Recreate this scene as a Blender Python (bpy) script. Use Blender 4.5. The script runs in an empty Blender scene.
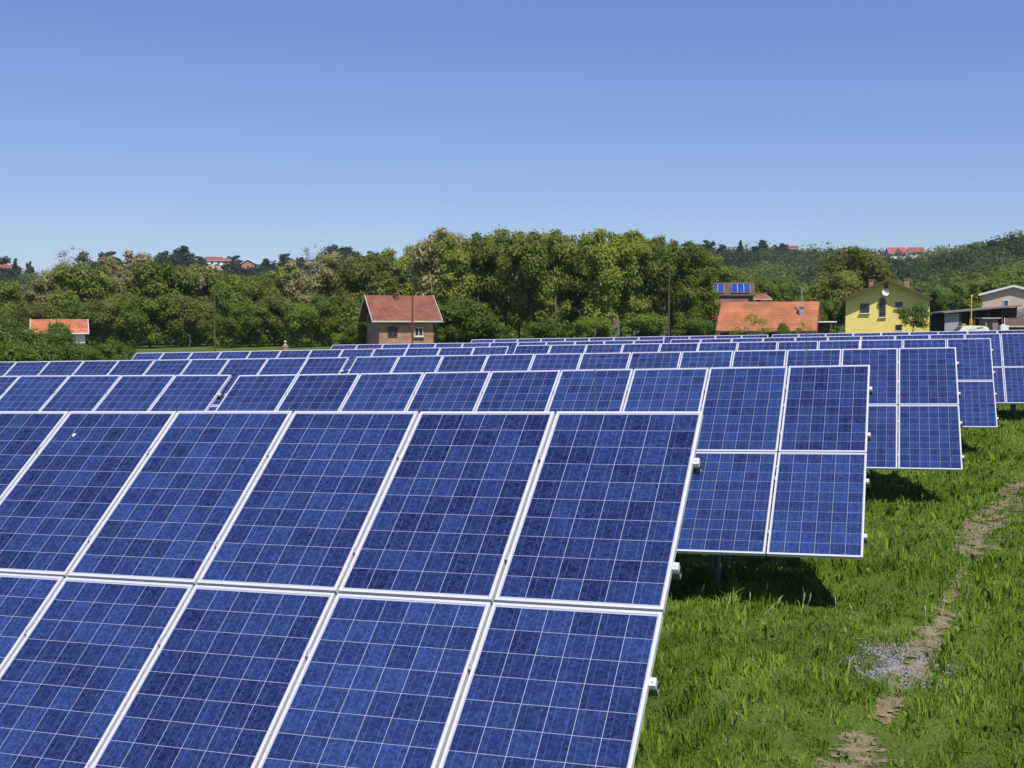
import bpy, bmesh, math, random
import numpy as np
from mathutils import Vector, Matrix

R = math.radians
scene = bpy.context.scene
COL = scene.collection

# ------------------------------------------------------------------ camera
F_PX = 1176.5
PITCH, YAW = R(-2.899), R(18.992)
CAM_Z = 3.2
cam_data = bpy.data.cameras.new('camera')
cam_data.sensor_width = 36.0
cam_data.lens = F_PX * 36.0 / 1024.0
cam_data.clip_start = 0.1
cam_data.clip_end = 20000
cam = bpy.data.objects.new('camera', cam_data)
cam.location = (0, 0, CAM_Z)
cam.rotation_euler = (R(90) + PITCH, 0, YAW)
COL.objects.link(cam)
scene.camera = cam
FW = Vector((-math.sin(YAW) * math.cos(PITCH), math.cos(YAW) * math.cos(PITCH), math.sin(PITCH)))
RT = Vector((math.cos(YAW), math.sin(YAW), 0))
UP = RT.cross(FW)
FWH = Vector((-math.sin(YAW), math.cos(YAW), 0))

# ------------------------------------------------------------------ light
SUN_EL = R(57)
SUN_AZ_RIGHT = R(20)           # sun stands behind the camera, this far to its right
sd = -FWH * math.cos(SUN_AZ_RIGHT) + RT * math.sin(SUN_AZ_RIGHT)
SUN_DIR = Vector((sd.x * math.cos(SUN_EL), sd.y * math.cos(SUN_EL), math.sin(SUN_EL)))
world = bpy.data.worlds.new('World')
scene.world = world
world.use_nodes = True
wn, wl = world.node_tree.nodes, world.node_tree.links
wn.clear()
sky = wn.new('ShaderNodeTexSky')
sky.sky_type = 'NISHITA'
sky.sun_disc = False
sky.sun_elevation = SUN_EL
sky.sun_rotation = math.atan2(sd.x, sd.y)
sky.altitude = 300
sky.air_density = 1.0
sky.dust_density = 0.3
sky.ozone_density = 3.0
bg = wn.new('ShaderNodeBackground')
bg.inputs['Strength'].default_value = 0.10
wo = wn.new('ShaderNodeOutputWorld')
# colour response of a clear, deep blue spring sky
ssep = wn.new('ShaderNodeSeparateColor'); wl.new(sky.outputs['Color'], ssep.inputs[0])
scmb = wn.new('ShaderNodeCombineColor')
for i_, (g_, e_) in enumerate(((0.845, 1.0), (0.99, 0.94), (2.76, 0.55))):
    p_ = wn.new('ShaderNodeMath'); p_.operation = 'POWER'; p_.inputs[1].default_value = e_
    q_ = wn.new('ShaderNodeMath'); q_.operation = 'MULTIPLY'; q_.inputs[1].default_value = g_
    wl.new(ssep.outputs[i_], p_.inputs[0]); wl.new(p_.outputs[0], q_.inputs[0]); wl.new(q_.outputs[0], scmb.inputs[i_])
wl.new(scmb.outputs[0], bg.inputs['Color'])
wl.new(bg.outputs[0], wo.inputs['Surface'])
sun_d = bpy.data.lights.new('sun', 'SUN')
sun_d.energy = 5.0
sun_d.angle = R(0.5)
sun_d.color = (1.0, 0.95, 0.87)
sun = bpy.data.objects.new('sun', sun_d)
sun.rotation_euler = SUN_DIR.to_track_quat('Z', 'Y').to_euler()
COL.objects.link(sun)
scene.view_settings.view_transform = 'Standard'
scene.view_settings.look = 'None'
scene.view_settings.exposure = 0.0
scene.view_settings.gamma = 1.0
scene.view_settings.use_curve_mapping = False
scene.render.engine = 'CYCLES'
scene.cycles.max_bounces = 6
scene.cycles.transparent_max_bounces = 8

# ------------------------------------------------------------------ helpers
def tag(o, label=None, cat=None, group=None, kind=None):
    if label: o['label'] = label
    if cat: o['category'] = cat
    if group: o['group'] = group
    if kind: o['kind'] = kind
    return o

def thing(name, label, cat, loc=(0, 0, 0), rz=0.0, group=None):
    o = bpy.data.objects.new(name, None)
    o.location = loc
    o.rotation_euler = (0, 0, rz)
    o.empty_display_size = 0.3
    COL.objects.link(o)
    return tag(o, label, cat, group)

def new_obj(name, mesh, parent=None):
    o = bpy.data.objects.new(name, mesh)
    COL.objects.link(o)
    if parent is not None:
        o.parent = parent
    return o

class MB:
    """collects polygons; build() links them as one mesh object"""
    def __init__(self):
        self.v, self.f, self.m = [], [], []
    def poly(self, pts, mi=0):
        i = len(self.v)
        self.v += [tuple(p) for p in pts]
        self.f.append(tuple(range(i, i + len(pts))))
        self.m.append(mi)
    def raw(self, vs, fs, mi=0):
        i = len(self.v)
        self.v += [tuple(p) for p in vs]
        for f in fs:
            self.f.append(tuple(i + k for k in f))
            self.m.append(mi)
    def box(self, c, s, mi=0, M=None):
        x, y, z = (a / 2 for a in s)
        vs = [Vector((c[0] + sx * x, c[1] + sy * y, c[2] + sz * z)) for sz in (-1, 1) for sy in (-1, 1) for sx in (-1, 1)]
        if M is not None:
            vs = [M @ v for v in vs]
        self.raw(vs, [(0, 2, 3, 1), (4, 5, 7, 6), (0, 1, 5, 4), (2, 6, 7, 3), (0, 4, 6, 2), (1, 3, 7, 5)], mi)
    def prism(self, prof, a0, a1, axis='x', mi=0):
        """prof: list of 2-D points in the plane normal to axis"""
        def P(a, p):
            if axis == 'x': return (a, p[0], p[1])
            if axis == 'y': return (p[0], a, p[1])
            return (p[0], p[1], a)
        n = len(prof)
        vs = [P(a0, p) for p in prof] + [P(a1, p) for p in prof]
        fs = [tuple(range(n))[::-1], tuple(range(n, 2 * n))] + [(i, (i + 1) % n, n + (i + 1) % n, n + i) for i in range(n)]
        self.raw(vs, fs, mi)
    def tube(self, pts, rad, n=8, mi=0, cap=True):
        pts = [Vector(p) for p in pts]
        rings = []
        for i, p in enumerate(pts):
            d = (pts[min(i + 1, len(pts) - 1)] - pts[max(i - 1, 0)]).normalized()
            a = d.cross(Vector((0, 0, 1)) if abs(d.z) < 0.9 else Vector((1, 0, 0))).normalized()
            b = d.cross(a)
            r = rad[i] if hasattr(rad, '__len__') else rad
            rings.append([p + (a * math.cos(t) + b * math.sin(t)) * r for t in (2 * math.pi * k / n for k in range(n))])
        vs = [v for ring in rings for v in ring]
        fs = []
        for i in range(len(pts) - 1):
            for k in range(n):
                fs.append((i * n + k, i * n + (k + 1) % n, (i + 1) * n + (k + 1) % n, (i + 1) * n + k))
        if cap:
            fs.append(tuple(range(n))[::-1])
            fs.append(tuple((len(pts) - 1) * n + k for k in range(n)))
        self.raw(vs, fs, mi)
    def mesh(self, name, mats, smooth=False, fix=True):
        me = bpy.data.meshes.new(name)
        me.from_pydata(self.v, [], self.f)
        for m in (mats if isinstance(mats, (list, tuple)) else [mats]):
            me.materials.append(m)
        me.polygons.foreach_set('material_index', self.m)
        if fix:
            bm = bmesh.new(); bm.from_mesh(me)
            bmesh.ops.recalc_face_normals(bm, faces=bm.faces)
            bm.to_mesh(me); bm.free()
        if smooth:
            me.polygons.foreach_set('use_smooth', [True] * len(me.polygons))
        me.update()
        return me
    def build(self, name, mats, parent=None, smooth=False, fix=True):
        return new_obj(name, self.mesh(name, mats, smooth, fix), parent)

def np_mesh(name, verts, faces_list, mats, mat_idx=None):
    """faces_list: list of (n,k) index arrays"""
    me = bpy.data.meshes.new(name)
    verts = np.asarray(verts, np.float32)
    me.vertices.add(len(verts))
    me.vertices.foreach_set('co', verts.ravel())
    loops = np.concatenate([f.ravel() for f in faces_list]).astype(np.int32)
    sizes = np.concatenate([np.full(len(f), f.shape[1]) for f in faces_list]).astype(np.int32)
    me.loops.add(len(loops))
    me.loops.foreach_set('vertex_index', loops)
    me.polygons.add(len(sizes))
    starts = np.concatenate([[0], np.cumsum(sizes)[:-1]]).astype(np.int32)
    me.polygons.foreach_set('loop_start', starts)
    for m in mats:
        me.materials.append(m)
    if mat_idx is not None:
        me.polygons.foreach_set('material_index', np.asarray(mat_idx, np.int32))
    me.update(calc_edges=True)
    me.validate()
    return me

# ------------------------------------------------------------------ terrain
rngT = np.random.default_rng(3)
GX, GY, GP, GA = [], [], [], []
for lam, amp, n in ((9.0, 0.05, 6), (3.2, 0.025, 7), (1.3, 0.012, 7)):
    for _ in range(n):
        a = rngT.uniform(0, 2 * math.pi)
        k = 2 * math.pi / (lam * rngT.uniform(0.7, 1.4))
        GX.append(k * math.cos(a)); GY.append(k * math.sin(a)); GP.append(rngT.uniform(0, 6.28)); GA.append(amp / math.sqrt(n))

SKY_PX = np.array([-900, -400, -200, 0, 60, 120, 220, 290, 350, 400, 500, 600, 700, 760, 820, 860, 905, 930, 960, 1000, 1024, 1200, 1500, 2200], float)
SKY_PY = np.array([268, 262, 272, 282, 281, 276, 274, 270, 268, 270, 272, 264, 256, 255, 257, 259, 262, 262, 258, 252, 247, 226, 232, 250], float)
SKY_D = np.array([600, 600, 600, 600, 600, 600, 600, 600, 600, 600, 600, 600, 600, 600, 580, 560, 540, 480, 430, 420, 420, 420, 420, 420], float)

def terrain(x, y):
    x = np.asarray(x, float); y = np.asarray(y, float)
    yc = np.clip(y, -40, 150)
    xc = np.clip(x, -70, 35)
    z = -0.02 + 0.0117 * yc + 0.0225 * (35 * np.tanh(xc / 35.0) * 0.5 + xc * 0.5)
    r = np.hypot(x, y)
    b = np.zeros_like(z)
    for a, c, p, m in zip(GX, GY, GP, GA):
        b = b + m * np.sin(a * x + c * y + p)
    z = z + b * np.clip(1.2 - r / 60, 0, 1)
    D = x * FWH.x + y * FWH.y
    S = x * RT.x + y * RT.y
    px = 512 + F_PX * S / np.maximum(D, 1.0)
    py = np.interp(px, SKY_PX, SKY_PY)
    Dr = np.interp(px, SKY_PX, SKY_D)
    top = CAM_Z + (324.5 - py) / F_PX * Dr
    py = py + 7.0
    top = CAM_Z + (324.5 - py) / F_PX * Dr
    D0 = np.where(px > 740, 190.0, 230.0)
    t = np.clip((D - D0) / (Dr - D0), 0, 1)
    s = t ** 1.65
    lump = 1.6 * np.sin(x * 0.021 + 1) * np.sin(y * 0.017 + 2) + 1.0 * np.sin(x * 0.06 + y * 0.04)
    hill = (top - z) * s + lump * np.clip(t * 3, 0, 1) * (1 - t) * 2
    back = np.clip((D - Dr) / 1500, 0, 1)
    z = z + np.where(D > D0, hill, 0) - back * 25
    return z

def gz(x, y):
    return float(terrain(np.array([x]), np.array([y]))[0])

def at(px, D):
    """ground point that stands D metres in front of the lens in picture column px"""
    p = FWH * D + RT * (D * (px - 512) / F_PX)
    return Vector((p.x, p.y, gz(p.x, p.y)))

def h_for(py, D):
    """world height that picture row py has at distance D"""
    return CAM_Z + (324.4 - py) / F_PX * D

def ray_ground(px, py):
    d = FW + RT * ((px - 512) / F_PX) + UP * ((384 - py) / F_PX)
    t = 2.0
    for _ in range(60):
        p = Vector((0, 0, CAM_Z)) + d * t
        e = p.z - gz(p.x, p.y)
        t += e / max(-d.z, 0.02) * 0.8
    p = Vector((0, 0, CAM_Z)) + d * t
    return Vector((p.x, p.y, gz(p.x, p.y)))

# ------------------------------------------------------------------ materials
def mat(name):
    m = bpy.data.materials.new(name)
    m.use_nodes = True
    nt = m.node_tree
    return m, nt, nt.nodes['Principled BSDF'], nt.nodes, nt.links

def simple(name, col, rough=0.6, metal=0.0, var=0.12, scale=6.0, coord='Object', bump=0.0):
    m, nt, b, n, l = mat(name)
    tc = n.new('ShaderNodeTexCoord')
    nz = n.new('ShaderNodeTexNoise'); nz.inputs['Scale'].default_value = scale; nz.inputs['Detail'].default_value = 5
    l.new(tc.outputs[coord], nz.inputs['Vector'])
    mx = n.new('ShaderNodeMix'); mx.data_type = 'RGBA'
    mx.inputs['A'].default_value = (*[c * (1 - var) for c in col], 1)
    mx.inputs['B'].default_value = (*[min(1, c * (1 + var)) for c in col], 1)
    l.new(nz.outputs['Fac'], mx.inputs['Factor'])
    l.new(mx.outputs['Result'], b.inputs['Base Color'])
    b.inputs['Roughness'].default_value = rough
    b.inputs['Metallic'].default_value = metal
    if bump:
        bp = n.new('ShaderNodeBump'); bp.inputs['Strength'].default_value = bump
        l.new(nz.outputs['Fac'], bp.inputs['Height'])
        l.new(bp.outputs['Normal'], b.inputs['Normal'])
    return m

def math_node(n, l, op, a, b=None, c=None):
    q = n.new('ShaderNodeMath'); q.operation = op
    for i, v in enumerate((a, b, c)):
        if v is None: continue
        if isinstance(v, (int, float)): q.inputs[i].default_value = v
        else: l.new(v, q.inputs[i])
    return q.outputs[0]

PITCH_C = 0.1575            # solar cell pitch
MW, MH = 0.99, 1.63         # module size
GAP = 0.02
def cell_material():
    m, nt, b, n, l = mat('blue_cells')
    tc = n.new('ShaderNodeTexCoord')
    sp = n.new('ShaderNodeSeparateXYZ'); l.new(tc.outputs['Object'], sp.inputs[0])
    X = math_node(n, l, 'DIVIDE', math_node(n, l, 'ADD', sp.outputs[0], 3 * PITCH_C), PITCH_C)
    Y = math_node(n, l, 'DIVIDE', math_node(n, l, 'SUBTRACT', sp.outputs[1], (MH - 10 * PITCH_C) / 2), PITCH_C)
    fx = math_node(n, l, 'FRACT', X); fy = math_node(n, l, 'FRACT', Y)
    ax = math_node(n, l, 'ABSOLUTE', math_node(n, l, 'SUBTRACT', fx, 0.5))
    ay = math_node(n, l, 'ABSOLUTE', math_node(n, l, 'SUBTRACT', fy, 0.5))
    lx = math_node(n, l, 'GREATER_THAN', ax, 0.4900)
    ly = math_node(n, l, 'GREATER_THAN', ay, 0.4922)
    # outside of the 6 x 10 field: white back sheet
    ox = math_node(n, l, 'GREATER_THAN', math_node(n, l, 'ABSOLUTE', math_node(n, l, 'SUBTRACT', X, 3.0)), 2.99)
    oy = math_node(n, l, 'GREATER_THAN', math_node(n, l, 'ABSOLUTE', math_node(n, l, 'SUBTRACT', Y, 5.0)), 4.99)
    line = math_node(n, l, 'MAXIMUM', math_node(n, l, 'MAXIMUM', lx, ly), math_node(n, l, 'MAXIMUM', ox, oy))
    bus = math_node(n, l, 'LESS_THAN', math_node(n, l, 'ABSOLUTE', math_node(n, l, 'SUBTRACT', ax, 0.25)), 0.0075)
    cx = math_node(n, l, 'FLOOR', X); cy = math_node(n, l, 'FLOOR', Y)
    oi = n.new('ShaderNodeObjectInfo')
    cb = n.new('ShaderNodeCombineXYZ')
    l.new(cx, cb.inputs[0]); l.new(cy, cb.inputs[1])
    l.new(math_node(n, l, 'MULTIPLY', oi.outputs['Random'], 371.0), cb.inputs[2])
    wn_ = n.new('ShaderNodeTexWhiteNoise'); wn_.noise_dimensions = '3D'
    l.new(cb.outputs[0], wn_.inputs['Vector'])
    # crystal grain, shifted from module to module
    off = n.new('ShaderNodeVectorMath'); off.operation = 'ADD'
    l.new(tc.outputs['Object'], off.inputs[0]); l.new(cb.outputs[0], off.inputs[1])
    vo = n.new('ShaderNodeTexVoronoi'); vo.inputs['Scale'].default_value = 62.0
    l.new(off.outputs[0], vo.inputs['Vector'])
    vs = n.new('ShaderNodeSeparateColor'); l.new(vo.outputs['Color'], vs.inputs[0])
    nz = n.new('ShaderNodeTexNoise'); nz.inputs['Scale'].default_value = 3.0; nz.inputs['Detail'].default_value = 3
    l.new(off.outputs[0], nz.inputs['Vector'])
    ramp = n.new('ShaderNodeValToRGB')
    e = ramp.color_ramp.elements
    e[0].position = 0.0; e[0].color = (0.008, 0.014, 0.046, 1)
    e[1].position = 1.0; e[1].color = (0.032, 0.063, 0.200, 1)
    x1 = e.new(0.14); x1.color = (0.015, 0.023, 0.084, 1)
    x2 = e.new(0.6); x2.color = (0.0235, 0.039, 0.132, 1)
    fac = math_node(n, l, 'ADD', math_node(n, l, 'MULTIPLY', wn_.outputs['Value'], 0.45),
                    math_node(n, l, 'ADD', math_node(n, l, 'MULTIPLY', vs.outputs[0], 0.70),
                              math_node(n, l, 'MULTIPLY', math_node(n, l, 'SUBTRACT', oi.outputs['Random'], 0.60), 0.30)))
    fac = math_node(n, l, 'ADD', fac, math_node(n, l, 'MULTIPLY', math_node(n, l, 'SUBTRACT', nz.outputs['Fac'], 0.5), 0.3))
    l.new(fac, ramp.inputs['Fac'])
    m1 = n.new('ShaderNodeMix'); m1.data_type = 'RGBA'
    l.new(math_node(n, l, 'MULTIPLY', bus, 0.17), m1.inputs['Factor'])
    l.new(ramp.outputs['Color'], m1.inputs['A']); m1.inputs['B'].default_value = (0.42, 0.46, 0.55, 1)
    m2 = n.new('ShaderNodeMix'); m2.data_type = 'RGBA'
    l.new(line, m2.inputs['Factor'])
    l.new(m1.outputs['Result'], m2.inputs['A']); m2.inputs['B'].default_value = (0.40, 0.41, 0.48, 1)
    l.new(m2.outputs['Result'], b.inputs['Base Color'])
    b.inputs['Roughness'].default_value = 0.16
    b.inputs['IOR'].default_value = 1.45
    return m

def leaf_material(name, dark, light, tip=None, tip_share=0.0, transl=0.52):
    m, nt, b, n, l = mat(name)
    geo = n.new('ShaderNodeNewGeometry')
    oi = n.new('ShaderNodeObjectInfo')
    tc = n.new('ShaderNodeTexCoord')
    nz = n.new('ShaderNodeTexNoise'); nz.inputs['Scale'].default_value = 0.55; nz.inputs['Detail'].default_value = 2
    l.new(tc.outputs['Object'], nz.inputs['Vector'])
    f = math_node(n, l, 'ADD', math_node(n, l, 'MULTIPLY', geo.outputs['Random Per Island'], 0.5),
                  math_node(n, l, 'ADD', math_node(n, l, 'MULTIPLY', math_node(n, l, 'SUBTRACT', nz.outputs['Fac'], 0.35), 1.2),
                            math_node(n, l, 'MULTIPLY', math_node(n, l, 'SUBTRACT', oi.outputs['Random'], 0.5), 0.6)))
    rp = n.new('ShaderNodeValToRGB')
    rp.color_ramp.elements[0].color = (*dark, 1); rp.color_ramp.elements[0].position = 0.1
    rp.color_ramp.elements[1].color = (*light, 1); rp.color_ramp.elements[1].position = 0.9
    l.new(f, rp.inputs['Fac'])
    out = rp.outputs['Color']
    if tip:
        pick = math_node(n, l, 'LESS_THAN', geo.outputs['Random Per Island'], tip_share)
        mx = n.new('ShaderNodeMix'); mx.data_type = 'RGBA'
        l.new(pick, mx.inputs['Factor']); l.new(out, mx.inputs['A']); mx.inputs['B'].default_value = (*tip, 1)
        out = mx.outputs['Result']
    l.new(out, b.inputs['Base Color'])
    b.inputs['Roughness'].default_value = 0.55
    b.inputs['Specular IOR Level'].default_value = 0.3
    tr = n.new('ShaderNodeBsdfTranslucent'); l.new(out, tr.inputs['Color'])
    ms = n.new('ShaderNodeMixShader'); ms.inputs[0].default_value = transl
    l.new(b.outputs[0], ms.inputs[1]); l.new(tr.outputs[0], ms.inputs[2])
    l.new(ms.outputs[0], n['Material Output'].inputs['Surface'])
    return m

def brick_material(name, c1, c2, mortar, scale=1.0, bw=0.25, rh=0.075, ms=0.012):
    m, nt, b, n, l = mat(name)
    tc = n.new('ShaderNodeTexCoord')
    sp = n.new('ShaderNodeSeparateXYZ'); l.new(tc.outputs['Object'], sp.inputs[0])
    cb = n.new('ShaderNodeCombineXYZ')
    l.new(math_node(n, l, 'ADD', sp.outputs[0], sp.outputs[1]), cb.inputs[0]); l.new(sp.outputs[2], cb.inputs[1])
    br = n.new('ShaderNodeTexBrick')
    l.new(cb.outputs[0], br.inputs['Vector'])
    br.inputs['Color1'].default_value = (*c1, 1); br.inputs['Color2'].default_value = (*c2, 1); br.inputs['Mortar'].default_value = (*mortar, 1)
    br.inputs['Scale'].default_value = scale
    br.inputs['Brick Width'].default_value = bw; br.inputs['Row Height'].default_value = rh; br.inputs['Mortar Size'].default_value = ms
    nz = n.new('ShaderNodeTexNoise'); nz.inputs['Scale'].default_value = 0.9; nz.inputs['Detail'].default_value = 6
    l.new(tc.outputs['Object'], nz.inputs['Vector'])
    mx = n.new('ShaderNodeMix'); mx.data_type = 'RGBA'; mx.blend_type = 'MULTIPLY'; mx.inputs['Factor'].default_value = 1.0
    rp = n.new('ShaderNodeValToRGB'); rp.color_ramp.elements[0].color = (0.6, 0.6, 0.62, 1); rp.color_ramp.elements[0].position = 0.3
    rp.color_ramp.elements[1].color = (1.1, 1.1, 1.1, 1); rp.color_ramp.elements[1].position = 0.7
    l.new(nz.outputs['Fac'], rp.inputs['Fac'])
    l.new(br.outputs['Color'], mx.inputs['A']); l.new(rp.outputs['Color'], mx.inputs['B'])
    l.new(mx.outputs['Result'], b.inputs['Base Color'])
    b.inputs['Roughness'].default_value = 0.85
    return m

def tile_material(name, c1, c2, axis=1):
    """rows of clay tiles following the slope; axis = horizontal axis across the slope"""
    m = brick_material(name, c1, c2, tuple(c * 0.72 for c in c1), 1.0, 0.24, 0.22, 0.02)
    n, l = m.node_tree.nodes, m.node_tree.links
    return m

M_cell = cell_material()
M_frame = simple('anodised_frame', (0.66, 0.66, 0.67), 0.42, 0.15, 0.05, 14)
M_galv = simple('galvanised_steel', (0.52, 0.53, 0.54), 0.45, 0.6, 0.15, 12)
M_postgalv = simple('dull_galvanised_posts', (0.17, 0.172, 0.175), 0.65, 0.3, 0.25, 12)
M_drop = simple('white_dropping', (0.85, 0.85, 0.82), 0.8)
M_dark = simple('dark_rubber', (0.025, 0.025, 0.025), 0.7)
M_rod = simple('weathered_rod', (0.16, 0.17, 0.17), 0.5, 0.4)
M_pole = simple('creosoted_wood', (0.095, 0.062, 0.048), 0.9, 0, 0.3, 3)
M_polered = simple('red_brown_wood', (0.13, 0.045, 0.035), 0.85, 0, 0.3, 3)
M_bark = simple('bark', (0.085, 0.066, 0.05), 0.9, 0, 0.35, 4, bump=0.4)
M_barklight = simple('pale_bark', (0.19, 0.16, 0.12), 0.9, 0, 0.35, 4, bump=0.4)
M_leafA = leaf_material('locust_leaves', (0.145, 0.180, 0.022), (0.370, 0.425, 0.062))
M_leafB = leaf_material('deep_green_leaves', (0.135, 0.155, 0.024), (0.330, 0.355, 0.062))
M_leafC = leaf_material('fresh_green_leaves', (0.105, 0.165, 0.016), (0.260, 0.350, 0.042))
M_leafD = leaf_material('blossoming_leaves', (0.150, 0.160, 0.032), (0.320, 0.335, 0.075), (0.56, 0.49, 0.29), 0.48)
M_leafE = leaf_material('elder_leaves', (0.085, 0.150, 0.018), (0.200, 0.300, 0.036), (0.50, 0.52, 0.32), 0.035)
M_leafF = leaf_material('bluish_far_leaves', (0.026, 0.050, 0.020), (0.068, 0.108, 0.038))
M_twig = simple('bare_twigs', (0.25, 0.22, 0.17), 0.9)

# ------------------------------------------------------------------ ground
def ground_material():
    m, nt, b, n, l = mat('meadow_soil')
    tc = n.new('ShaderNodeTexCoord')
    n1 = n.new('ShaderNodeTexNoise'); n1.inputs['Scale'].default_value = 0.5; n1.inputs['Detail'].default_value = 8
    n2 = n.new('ShaderNodeTexNoise'); n2.inputs['Scale'].default_value = 9.0; n2.inputs['Detail'].default_value = 8
    n3 = n.new('ShaderNodeTexNoise'); n3.inputs['Scale'].default_value = 0.03; n3.inputs['Detail'].default_value = 5
    for q in (n1, n2, n3): l.new(tc.outputs['Object'], q.inputs['Vector'])
    r1 = n.new('ShaderNodeValToRGB')
    e = r1.color_ramp.elements
    e[0].color = (0.085, 0.090, 0.030, 1); e[0].position = 0.36
    e[1].color = (0.090, 0.160, 0.016, 1); e[1].position = 0.58
    f = math_node(n, l, 'ADD', math_node(n, l, 'MULTIPLY', n1.outputs['Fac'], 0.45),
                  math_node(n, l, 'ADD', math_node(n, l, 'MULTIPLY', n2.outputs['Fac'], 0.3), math_node(n, l, 'MULTIPLY', n3.outputs['Fac'], 0.25)))
    l.new(f, r1.inputs['Fac'])
    l.new(r1.outputs['Color'], b.inputs['Base Color'])
    b.inputs['Roughness'].default_value = 0.95
    b.inputs['Specular IOR Level'].default_value = 0.1
    bp = n.new('ShaderNodeBump'); bp.inputs['Strength'].default_value = 0.6; bp.inputs['Distance'].default_value = 0.08
    l.new(n2.outputs['Fac'], bp.inputs['Height']); l.new(bp.outputs['Normal'], b.inputs['Normal'])
    return m
M_ground = ground_material()

def axis_steps(lo, hi, near_lo, near_hi, fine, grow, cap):
    a = list(np.arange(near_lo, near_hi + 1e-6, fine))
    s = fine; v = near_hi
    while v < hi:
        s = min(s * grow, cap if v < 900 else 400); v += s; a.append(v)
    s = fine; v = near_lo
    while v > lo:
        s = min(s * grow, cap if v > -900 else 400); v -= s; a.insert(0, v)
    return np.array(a)
gx = axis_steps(-3200, 3200, -8, 26, 0.4, 1.12, 14)
gy = axis_steps(-1500, 4200, 2, 40, 0.4, 1.12, 14)
XX, YY = np.meshgrid(gx, gy)
ZZ = terrain(XX, YY)
nx, ny = len(gx), len(gy)
ii = (np.arange(ny - 1)[:, None] * nx + np.arange(nx - 1)[None, :]).ravel()
gm = np_mesh('ground', np.stack([XX.ravel(), YY.ravel(), ZZ.ravel()], 1), [np.stack([ii, ii + 1, ii + nx + 1, ii + nx], 1)], [M_ground])
gm.polygons.foreach_set('use_smooth', [True] * len(gm.polygons))
ground = new_obj('ground', gm)
tag(ground, 'green meadow ground rising to wooded hills', None, None, 'structure')

# ---- trodden path and gravel spot
def dirt_material(name, c1, c2, sc):
    m, nt, b, n, l = mat(name)
    tc = n.new('ShaderNodeTexCoord')
    n2 = n.new('ShaderNodeTexNoise'); n2.inputs['Scale'].default_value = sc; n2.inputs['Detail'].default_value = 10; n2.inputs['Roughness'].default_value = 0.7
    l.new(tc.outputs['Object'], n2.inputs['Vector'])
    rp = n.new('ShaderNodeValToRGB')
    rp.color_ramp.elements[0].color = (*c1, 1); rp.color_ramp.elements[0].position = 0.3
    rp.color_ramp.elements[1].color = (*c2, 1); rp.color_ramp.elements[1].position = 0.7
    l.new(n2.outputs['Fac'], rp.inputs['Fac']); l.new(rp.outputs['Color'], b.inputs['Base Color'])
    b.inputs['Roughness'].default_value = 0.95; b.inputs['Specular IOR Level'].default_value = 0.1
    bp = n.new('ShaderNodeBump'); bp.inputs['Strength'].default_value = 0.8; bp.inputs['Distance'].default_value = 0.03
    l.new(n2.outputs['Fac'], bp.inputs['Height']); l.new(bp.outputs['Normal'], b.inputs['Normal'])
    return m
M_dirt = dirt_material('trodden_earth', (0.14, 0.11, 0.06), (0.34, 0.26, 0.16), 8)
M_gravel = dirt_material('grey_gravel', (0.19, 0.185, 0.175), (0.42, 0.415, 0.405), 30)

path_px = [(1290, 395, 6), (1150, 424, 8), (1075, 452, 9), (1040, 470, 10), (1014, 492, 12), (992, 518, 15), (978, 545, 15), (962, 572, 11), (946, 604, 13), (930, 640, 16), (908, 668, 22), (893, 695, 14), (882, 722, 17), (868, 752, 24), (840, 800, 34), (800, 870, 46)]
PATH = []
for px, py, wpx in path_px:
    p = ray_ground(px, py)
    D = p.x * FWH.x + p.y * FWH.y
    PATH.append((p.x, p.y, wpx * D / F_PX))
PATH = np.array(PATH)
# resample
tt = np.linspace(0, len(PATH) - 1, 190)
PATHS = np.stack([np.interp(tt, np.arange(len(PATH)), PATH[:, k]) for k in range(3)], 1)
def ribbon(pts, seed, lift=0.006, ncross=7, rough=0.5):
    rg = np.random.default_rng(seed)
    d = np.gradient(pts[:, :2], axis=0); d /= np.linalg.norm(d, axis=1)[:, None]
    nrm = np.stack([-d[:, 1], d[:, 0]], 1)
    def wob():
        w = np.convolve(rg.uniform(-1, 1, len(pts) + 8), np.ones(5) / 5, 'same')[4:-4]
        return 1 + rough * 1.6 * w
    wl_, wr_ = pts[:, 2] * wob(), pts[:, 2] * wob()
    vs = []
    for k in range(ncross):
        s = k / (ncross - 1)
        off = -wl_ * (1 - s) + wr_ * s
        q = pts[:, :2] + nrm * off[:, None]
        z = terrain(q[:, 0], q[:, 1]) + lift
        vs.append(np.concatenate([q, z[:, None]], 1))
    V = np.stack(vs, 1)
    n = len(pts)
    i = (np.arange(n - 1)[:, None] * ncross + np.arange(ncross - 1)[None, :]).ravel()
    edge = np.repeat(np.abs(np.linspace(-1, 1, ncross))[None, :], n, 0).reshape(-1)
    return V.reshape(-1, 3), np.stack([i, i + 1, i + ncross + 1, i + ncross], 1), edge
wmul = np.interp(tt, np.arange(len(PATH)), [0.7, 0.7, 0.6, 0.7, 0.95, 1.05, 1.0, 0.45, 0.6, 1.0, 0.9, 0.45, 0.8, 1.0, 0.8, 0.8])
PATHS[:, 2] *= wmul
V, Fq, edge = ribbon(PATHS * np.array([1, 1, 2.5]), 5, 0.012, 9)
pm = np_mesh('path', V, [Fq], [M_dirt])
ea = pm.attributes.new('edge', 'FLOAT', 'POINT'); ea.data.foreach_set('value', edge.astype(np.float32))
n, l = M_dirt.node_tree.nodes, M_dirt.node_tree.links          # bare soil thins out raggedly towards the grass
at_ = n.new('ShaderNodeAttribute'); at_.attribute_name = 'edge'
tc_ = n.new('ShaderNodeTexCoord'); nz_ = n.new('ShaderNodeTexNoise'); nz_.inputs['Scale'].default_value = 3.4; nz_.inputs['Detail'].default_value = 9; nz_.inputs['Roughness'].default_value = 0.75
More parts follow.
